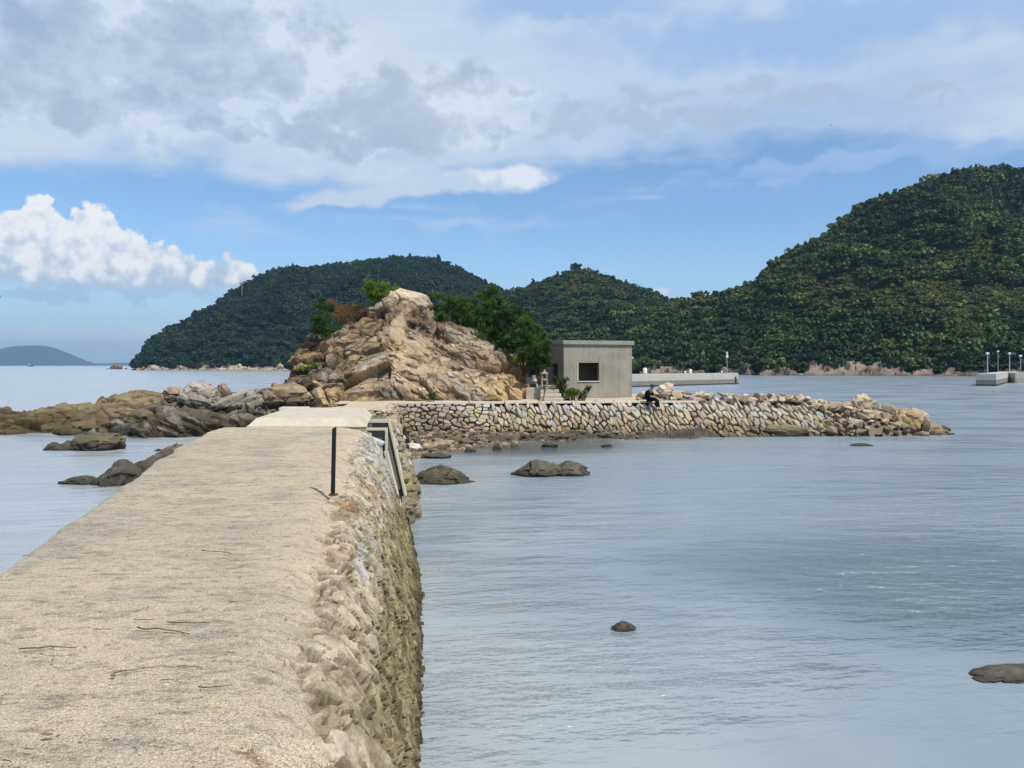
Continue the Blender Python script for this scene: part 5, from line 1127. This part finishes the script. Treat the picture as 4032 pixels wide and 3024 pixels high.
for k, (x0, y0, x1, y1, cv) in enumerate(tw):
    a = at(x0 * .1414, 533.3 + y0 * .1414, 2.40); c = at(x1 * .1414, 533.3 + y1 * .1414, 2.40); L = (c - a).length; nrm = Vector((-(c - a).y, (c - a).x, 0)).normalized(); rr_ = random.Random(k); b = MB()
    pts = []; q = 7
    for i in range(q): s = i / (q - 1); pts.append(tuple(a.lerp(c, s) + nrm * (L * cv * (s - s * s) * 2 + rr_.uniform(-.03, .03) * L) + Vector((0, 0, .006 + rr_.uniform(0, .006)))))
    th_ = min(.005, .0022 + .006 * L); b.tube(pts, [th_ * (1 - .5 * i / q) for i in range(q)], 6)
    if k in (2, 0): b.tube([pts[-2], tuple(Vector(pts[-2]) + (c - a) * .15 - nrm * L * .10)], [th_ * .6, th_ * .3], 5)
    o = b.build("twig", twm, None, True)
    tag(o, tl[k] if k < len(tl) else "short dark dry twig lying on the pale walkway", "twig", "dry twigs on the walkway" if k < len(tl) else "short twigs scattered on the walkway")
b = MB(); p = at(.1414 * 800, 533.3 + .1414 * 1003, 2.41); b.ball(tuple(p), (.03, .02, .014)); o = b.build("seed_husk", plain_mat("husk", (.2, .13, .06), .8)); tag(o, "small brown seed husk at the bent twig's end", "seed husk")
b = MB(); p = at(.1414 * 335, 533.3 + .1414 * 1420, 2.41); b.ball(tuple(p), (.05, .022, .008), 2, (.1, .2, .3)); o = b.build("dead_leaf", plain_mat("dead_leaf", (.22, .12, .05), .8)); tag(o, "single dead brown leaf on the grey part of the walkway", "leaf")
# pebbles of grit
r = np.random.default_rng(77); np_ = 900; V = []; Fq = []; base = ICO4_V[:0]
bm_ = bmesh.new(); bmesh.ops.create_icosphere(bm_, subdivisions=1, radius=1); pv = np.array([v.co[:] for v in bm_.verts]); pf = np.array([[v.index for v in f.verts] for f in bm_.faces]); bm_.free()
yy = 2.9 + r.uniform(0, 1, np_) ** 2 * 9; tt_ = r.uniform(.03, .97, np_); xx = iy(XL, yy) + (iy(XR, yy) - iy(XL, yy)) * tt_; sz_ = r.uniform(.003, .008, np_) * (1 + (r.uniform(size=np_) < .05))
V = (pv[None] * (1 + .3 * r.normal(size=(np_, len(pv), 1))) * np.stack([sz_, sz_ * r.uniform(.6, 1, np_), sz_ * .6], 1)[:, None] + np.stack([xx, yy, iy(ZT, yy) - .075 * np.clip((tt_ - .86) / .14, 0, 1) ** 2.2 + .004], 1)[:, None]).reshape(-1, 3)
Fq = (pf[None] + (np.arange(np_) * len(pv))[:, None, None]).reshape(-1, 3)
struct(link("gravel_grit", mesh_np("gravel_grit", V, tris=Fq, tint=np.repeat(mixc((.25, .2, .14), (.6, .52, .4), r.uniform(size=np_)), len(pv), 0)), rock_mat("grit", 20, .3, .003, lichen=0)), 'stuff')

# ------------------------------------------------------------------ the seated person
def skin(name, J, E, mat, parent, root=0, sub=2, flatz=1.0):
    me = bpy.data.meshes.new(name); me.from_pydata([j[0] for j in J], E, []); o = link(name, me, mat, parent)
    md = o.modifiers.new("skin", 'SKIN'); md.use_smooth_shade = True
    for i, j in enumerate(J):
        s = me.skin_vertices[0].data[i]; rr = j[1] if isinstance(j[1], (tuple, list)) else (j[1], j[1]); s.radius = rr; s.use_root = (i == root)
    o.modifiers.new("smooth", 'SUBSURF').levels = sub; o.modifiers[-1].render_levels = sub; return o
def person():
    A = Vector((7.74, 43.50, 1.955)); rz = math.radians(-38)               # faces +x turned towards the sea below
    t = thing("person", "person in black clothes sitting on the breakwater edge with head bowed over their hands", "person", tuple(A), rz); t.scale = (1.1, 1.1, 1.1)
    skinm = plain_mat("skin", (.42, .26, .19), .6, nz=.1); black = plain_mat("black_cloth", (.008, .008, .010), .95, nz=.3, sc=14, bump=.4, bdist=.01, spec=.08); black2 = plain_mat("black_trousers", (.007, .007, .009), .95, nz=.3, sc=14, spec=.08); hairm = plain_mat("black_hair", (.009, .008, .008), .55, nz=.4, sc=60, bump=.5)
    hip = [(0, .09, .11), (0, -.09, .11)]; knee = [(.44, .12, .10), (.45, -.10, .12)]; ank = [(.52, .12, -.34), (.62, -.10, -.31)]
    J = [((0, 0, .10), .10), ((-.03, 0, .26), .10), ((-.01, 0, .40), .115), ((.07, 0, .52), .10), ((.13, 0, .59), .05), ((.16, 0, .64), .045)]
    E = [(0, 1), (1, 2), (2, 3), (3, 4), (4, 5)]
    # head: bowed forward, brow, face and chin
    J += [((.19, 0, .70), (.085, .075)), ((.21, 0, .765), (.095, .078)), ((.215, 0, .83), (.06, .055)), ((.275, 0, .685), (.045, .04)), ((.315, 0, .715), (.014, .014)), ((.19, .085, .715), .018), ((.19, -.085, .715), .018)]
    E += [(5, 6), (6, 7), (7, 8), (6, 9), (7, 10), (6, 11), (6, 12)]
    k = len(J)
    for s in (1, -1):
        J += [((.06, .17 * s, .50), .062), ((.14, .215 * s, .30), .048), ((.33, .09 * s, .235), .038), ((.37, .06 * s, .235), (.036, .018)), ((.42, .05 * s, .225), (.034, .014))]
        E += [(3, k), (k, k + 1), (k + 1, k + 2), (k + 2, k + 3), (k + 3, k + 4)]
        pal = k + 4
        for f, (dy, ln, dz) in enumerate(((.026, .062, .0), (.009, .072, .003), (-.009, .066, .002), (-.024, .052, -.002))):
            i = len(J); J += [((.435, (.05 + dy) * s, .225 + dz), .0085), ((.435 + ln * .55, (.05 + dy) * s, .222 + dz), .008), ((.435 + ln * .85, (.05 + dy * .9) * s, .195 + dz), .0068)]; E += [(pal, i), (i, i + 1), (i + 1, i + 2)]
        i = len(J); J += [((.385, .022 * s, .245), .010), ((.42, .004 * s, .25), .008)]; E += [(k + 3, i), (i, i + 1)]
        k = len(J)
    for s in (0, 1):
        i = len(J); J += [(hip[s], .088), (knee[s], .062), (ank[s], .040), ((ank[s][0] + .10, ank[s][1], ank[s][2] - .09), (.04, .03))]; E += [(0, i), (i, i + 1), (i + 1, i + 2), (i + 2, i + 3)]
    skin("body", J, E, skinm, t)
    sj = [((-.02, 0, .07), .165), ((-.065, 0, .22), .178), ((-.055, 0, .38), .185), ((.035, 0, .52), .15), ((.11, 0, .58), .085)]; se = [(0, 1), (1, 2), (2, 3), (3, 4)]
    for s in (1, -1):
        i = len(sj); sj += [((.06, .17 * s, .50), .088), ((.12, .215 * s, .33), .080), ((.20, .17 * s, .27), .070)]; se += [(3, i), (i, i + 1), (i + 1, i + 2)]
    skin("shirt", sj, se, black, t)
    tj = [((0, 0, .10), .135)]; te = []
    for s in (0, 1):
        i = len(tj); a, b_ = Vector(knee[s]), Vector(ank[s]); tj += [((hip[s][0] + .06, hip[s][1], hip[s][2]), .108), (knee[s], .086), (tuple(a.lerp(b_, .55)), .078), (tuple(a.lerp(b_, .93)), .074)]; te += [(0, i), (i, i + 1), (i + 1, i + 2), (i + 2, i + 3)]
    skin("trousers", tj, te, black2, t)
    for s in (0, 1):
        x, y, z = ank[s]; skin("shoe", [((x - .02, y, z - .06), (.05, .045)), ((x + .07, y, z - .10), (.05, .036)), ((x + .19, y, z - .125), (.044, .028))], [(0, 1), (1, 2)], black, t)
    skin("hair", [((.145, 0, .70), (.085, .07)), ((.175, 0, .785), (.108, .098)), ((.215, 0, .845), (.085, .08)), ((.27, 0, .815), (.06, .045))], [(0, 1), (1, 2), (2, 3)], hairm, t)
    b = MB(); b.box((.245, 0, .80), (.17, .165, .06), ry=.5, bev=.02); b.build("cap_brim", hairm, t)
    ph = MB(); ph.box((A.x + .484 * math.cos(rz), A.y + .484 * math.sin(rz), 1.955 + .288), (.14, .075, .012), rz=rz, bev=.003); o = ph.build("phone", plain_mat("phone_dark", (.03, .03, .035), .3)); tag(o, "small dark phone held in the seated person's hands", "phone")
person()

# ------------------------------------------------------------------ harbour piers
pierm = rock_mat("pier_concrete", .5, .25, .03, base=(.44, .42, .37), contrast=.5, lichen=.15); pier_d = rock_mat("pier_concrete_wet", .5, .25, .03, base=(.21, .20, .175), contrast=.6, lichen=.2); pier_b = rock_mat("tide_band", .5, .2, .03, base=(.045, .045, .04))
def pier(name, label, A, Bp, wd, zt, bands):
    A = Vector(A); Bp = Vector(Bp); d = (Bp - A); L = d.length; t = thing(name, label, "pier", (A.x, A.y, 0), math.atan2(d.y, d.x))
    for nm, z0, z1, mt, ins in bands:
        b = MB(); b.box((L / 2, wd / 2 - ins / 2, (z0 + z1) / 2), (L - ins, wd - ins, z1 - z0), bev=.02 if z1 - z0 > .2 else 0); b.build(nm, mt, t)
    return t, L
Y1 = 196; a = at(618, 386.2, 0); a = Vector(((618 - 512) / F * 172, 172, 0)); e = Vector(((738.5 - 512) / F * 178, 178, 0))
t, L = pier("pier", "long low grey concrete pier behind the bunker", (17.0, 136.8, 0), (48.4, 164, 0), 6.0, 2.3, (("tide_band", -.4, .22, pier_b, .0), ("lower_wall", .224, 1.05, pier_d, .06), ("upper_wall", 1.054, 1.42, pierm, .16), ("deck", 1.424, 2.30, pierm, .24)))
b = MB(); b.box((L - 1.2, -.03, .95), (.55, .2, 1.3), bev=.04); b.build("fender", pier_b, t)
b = MB(); b.box((L - 2.0, 1.0, 2.36), (4.0, 1.4, .10)); b.build("kerb", pierm, t)
LG = "lamp posts on the right hand pier"
white = plain_mat("white_paint", (.75, .75, .72), .5, nz=.05); blue = plain_mat("pale_blue_paint", (.30, .42, .58), .5, nz=.08); greym = plain_mat("grey_paint", (.25, .27, .28), .6, nz=.1)
def beacon():
    p = atY(727, 362.8, 164); t = thing("pier_beacon", "white topped beacon post near the end of the long pier", "beacon", (p.x, p.y, 2.4)); b = MB(); b.tube([(0, 0, 0), (0, 0, 3.2)], .09, 8); b.build("post", greym, t)
    b = MB(); b.tube([(0, 0, 3.2), (0, 0, 3.9)], [.25, .22], 8); b.tube([(0, 0, 4.0), (0, 0, 4.5)], [.16, .22], 8); b.build("lamp", white, t)
beacon()
for k, (u, v, s, lab) in enumerate(((690.5, 361, .55, "white rounded bollard standing tallest on the long pier"), (685, 362.6, .3, "small pale block beside the white bollard on the long pier"), (645, 361, .75, "round white mooring bollard near the bunker end of the long pier"), (722, 362.6, .3, "small white block near the beacon on the long pier"))):
    p = atY(u, v + 1, np.interp(u, [635, 738], [146, 166])); b = MB(); b.tube([(0, 0, -.1), (0, 0, s * .5), (0, 0, s * 1.2), (0, 0, s * 1.5)], [s * .7, s * .45, s * .6, s * .3], 9); o = b.build("bollard", white, None, True); o.location = (p.x, p.y, 2.38); tag(o, lab, "bollard", "pale bollards on the long pier")
q = atY(980, 386, 140); t, L = pier("pier", "square ended grey concrete pier with lamp posts at the right frame edge", (93.3, 148, 0), (133.3, 203, 0), 3.4, 2.2, (("tide_band", -.4, .3, pier_b, .0), ("lower_wall", .304, 1.15, pier_d, .05), ("deck", 1.154, 2.35, pierm, .12)))
t2, L2 = pier("pier_return", "pale return arm of the right hand pier running out of frame", (114, 174, 0), (150, 168, 0), 8, 2.2, (("wall", -.4, 1.0, rock_mat("pier_riprap", .5, .9, .3, base=(.40, .37, .33), contrast=1.2), .0), ("deck", 1.004, 2.3, pierm, .12)))
for k, (u, v0, v1, mt, Y, lab) in enumerate(((987.5, 353, 374, blue, 152, "pale blue lamp post nearest the left end of the right pier"), (998, 351, 372, greym, 215, "dark slim lamp post standing farther back between the blue ones"), (1009.5, 353, 373, blue, 176, "taller blue lamp post beside the pier's return arm"), (1020.5, 355.5, 373, greym, 174, "grey lamp post at the extreme right of the pier"))):
    p = atY(u, v1, Y); h = (v1 - v0) / F * Y; t = thing("lamp_post", lab, "lamp post", (p.x, p.y, min(p.z, 2.34) if k != 1 else .8), group=LG); h += p.z - t.location.z
    b = MB(); b.tube([(0, 0, 0), (0, 0, .5), (0, 0, h - .35)], [.17, .11, .075], 8); b.build("pole", mt, t)
    b = MB(); b.tube([(0, 0, h - .4), (0, 0, h - .2), (0, 0, h), (0, 0, h + .12)], [.12, .32, .34, .1], 8); b.build("lamp_head", white, t)
# islet, mast, ship, birds
p = at(116, 369.2, 0); s = p.y / F
boulder("islet_rock", "small brown rock islet off the left hill's point", (p.x + 1, p.y, 0), (10 * s, 7 * s, 4.6 * s), 81, ((.10, .07, .05), (.24, .16, .11)), cat="islet", lo=True, sharp=.45, mat=rock_far)
boulder("reef_rock", "low dark reef beside the small brown islet", (p.x - 5.5 * s, p.y, 0), (8 * s, 4 * s, .8 * s), 82, DK, cat="reef", lo=True, mat=rock_far)
boulder("reef_rock", "tiny dark rock between the islet and the left hill", (p.x + 10 * s, p.y, 0), (3 * s, 2 * s, 1.2 * s), 83, DK, cat="reef", lo=True, mat=rock_far)
p = atY(242, 286, 640); t = thing("radio_mast", "slim mast with a cross arm on the left hill's skyline", "mast", tuple(p)); b = MB(); b.tube([(0, 0, -8), (0, 0, 2.4)], .25, 6); b.build("pole", greym, t); b = MB(); b.box((0, 0, 2.3), (4.2, .4, .5)); b.box((1.6, 0, 3.2), (.3, .3, 1.6)); b.box((-1.6, 0, 3.0), (.3, .3, 1.2)); b.build("cross_arm", greym, t)
p = Vector(((30.5 - 512) / F * 2600, 2600, 0)); t = thing("cargo_ship", "tiny dark cargo ship in front of the distant island", "ship", tuple(p)); b = MB(); b.hexa([(-8, -2, 0), (9, -2, 0), (9, 2, 0), (-8, 2, 0), (-9, -2.4, 3.2), (11.5, -1.2, 4.2), (11.5, 1.2, 4.2), (-9, 2.4, 3.2)]); b.build("hull", plain_mat("ship_hull", (.03, .035, .05), .6), t)
b = MB(); b.box((-5, 0, 5.2), (4.5, 3.6, 4)); b.box((-5, 0, 8), (2.4, 2.4, 1.8)); b.build("superstructure", plain_mat("ship_white", (.5, .5, .5), .6), t); b = MB(); b.tube([(4, 0, 3.5), (4, 0, 9)], .3, 6); b.build("mast", greym, t)
bird_m = plain_mat("dark_feathers", (.02, .018, .018), .8)
def bird(label, p, s, rz, bank):
    t = thing("bird", label, "bird", tuple(p), rz); t.rotation_euler = (bank, -.25, rz); t.scale = (s, s, s)
    b = MB(); b.tube([(-.28, 0, 0), (-.12, 0, 0), (.05, 0, .01), (.2, 0, .02), (.27, 0, .02), (.33, 0, .01)], [.015, .06, .075, .05, .045, .012], 8); b.hexa([(-.42, -.09, 0), (-.2, -.03, 0), (-.2, .03, 0), (-.42, .09, 0), (-.42, -.09, .012), (-.2, -.03, .02), (-.2, .03, .02), (-.42, .09, .012)]); b.build("body", bird_m, t, True)
    for sgn in (-1, 1):
        b = MB(); pts = [(.12, .03, .03), (.16, .28, .14), (.06, .62, .10), (-.10, .66, .09), (-.08, .30, .12), (-.10, .03, .02)]; lo = [b.bm.verts.new((x, y * sgn, z)) for x, y, z in pts]; hi = [b.bm.verts.new((x, y * sgn, z + .014)) for x, y, z in pts]
        for f in ((0, 1, 4, 5), (1, 2, 3, 4)): b.bm.faces.new([lo[i] for i in f]); b.bm.faces.new([hi[i] for i in reversed(f)])
        for i in range(6): j = (i + 1) % 6; b.bm.faces.new((lo[i], lo[j], hi[j], hi[i]))
        b.build("wing", bird_m, t)
bird("dark bird gliding at the left frame edge above the island", atY(-1, 297.5, 62), .62, -.2, .5)
bird("tiny far bird high in the sky above the right hill", atY(831, 125.5, 140), .5, .4, .4)
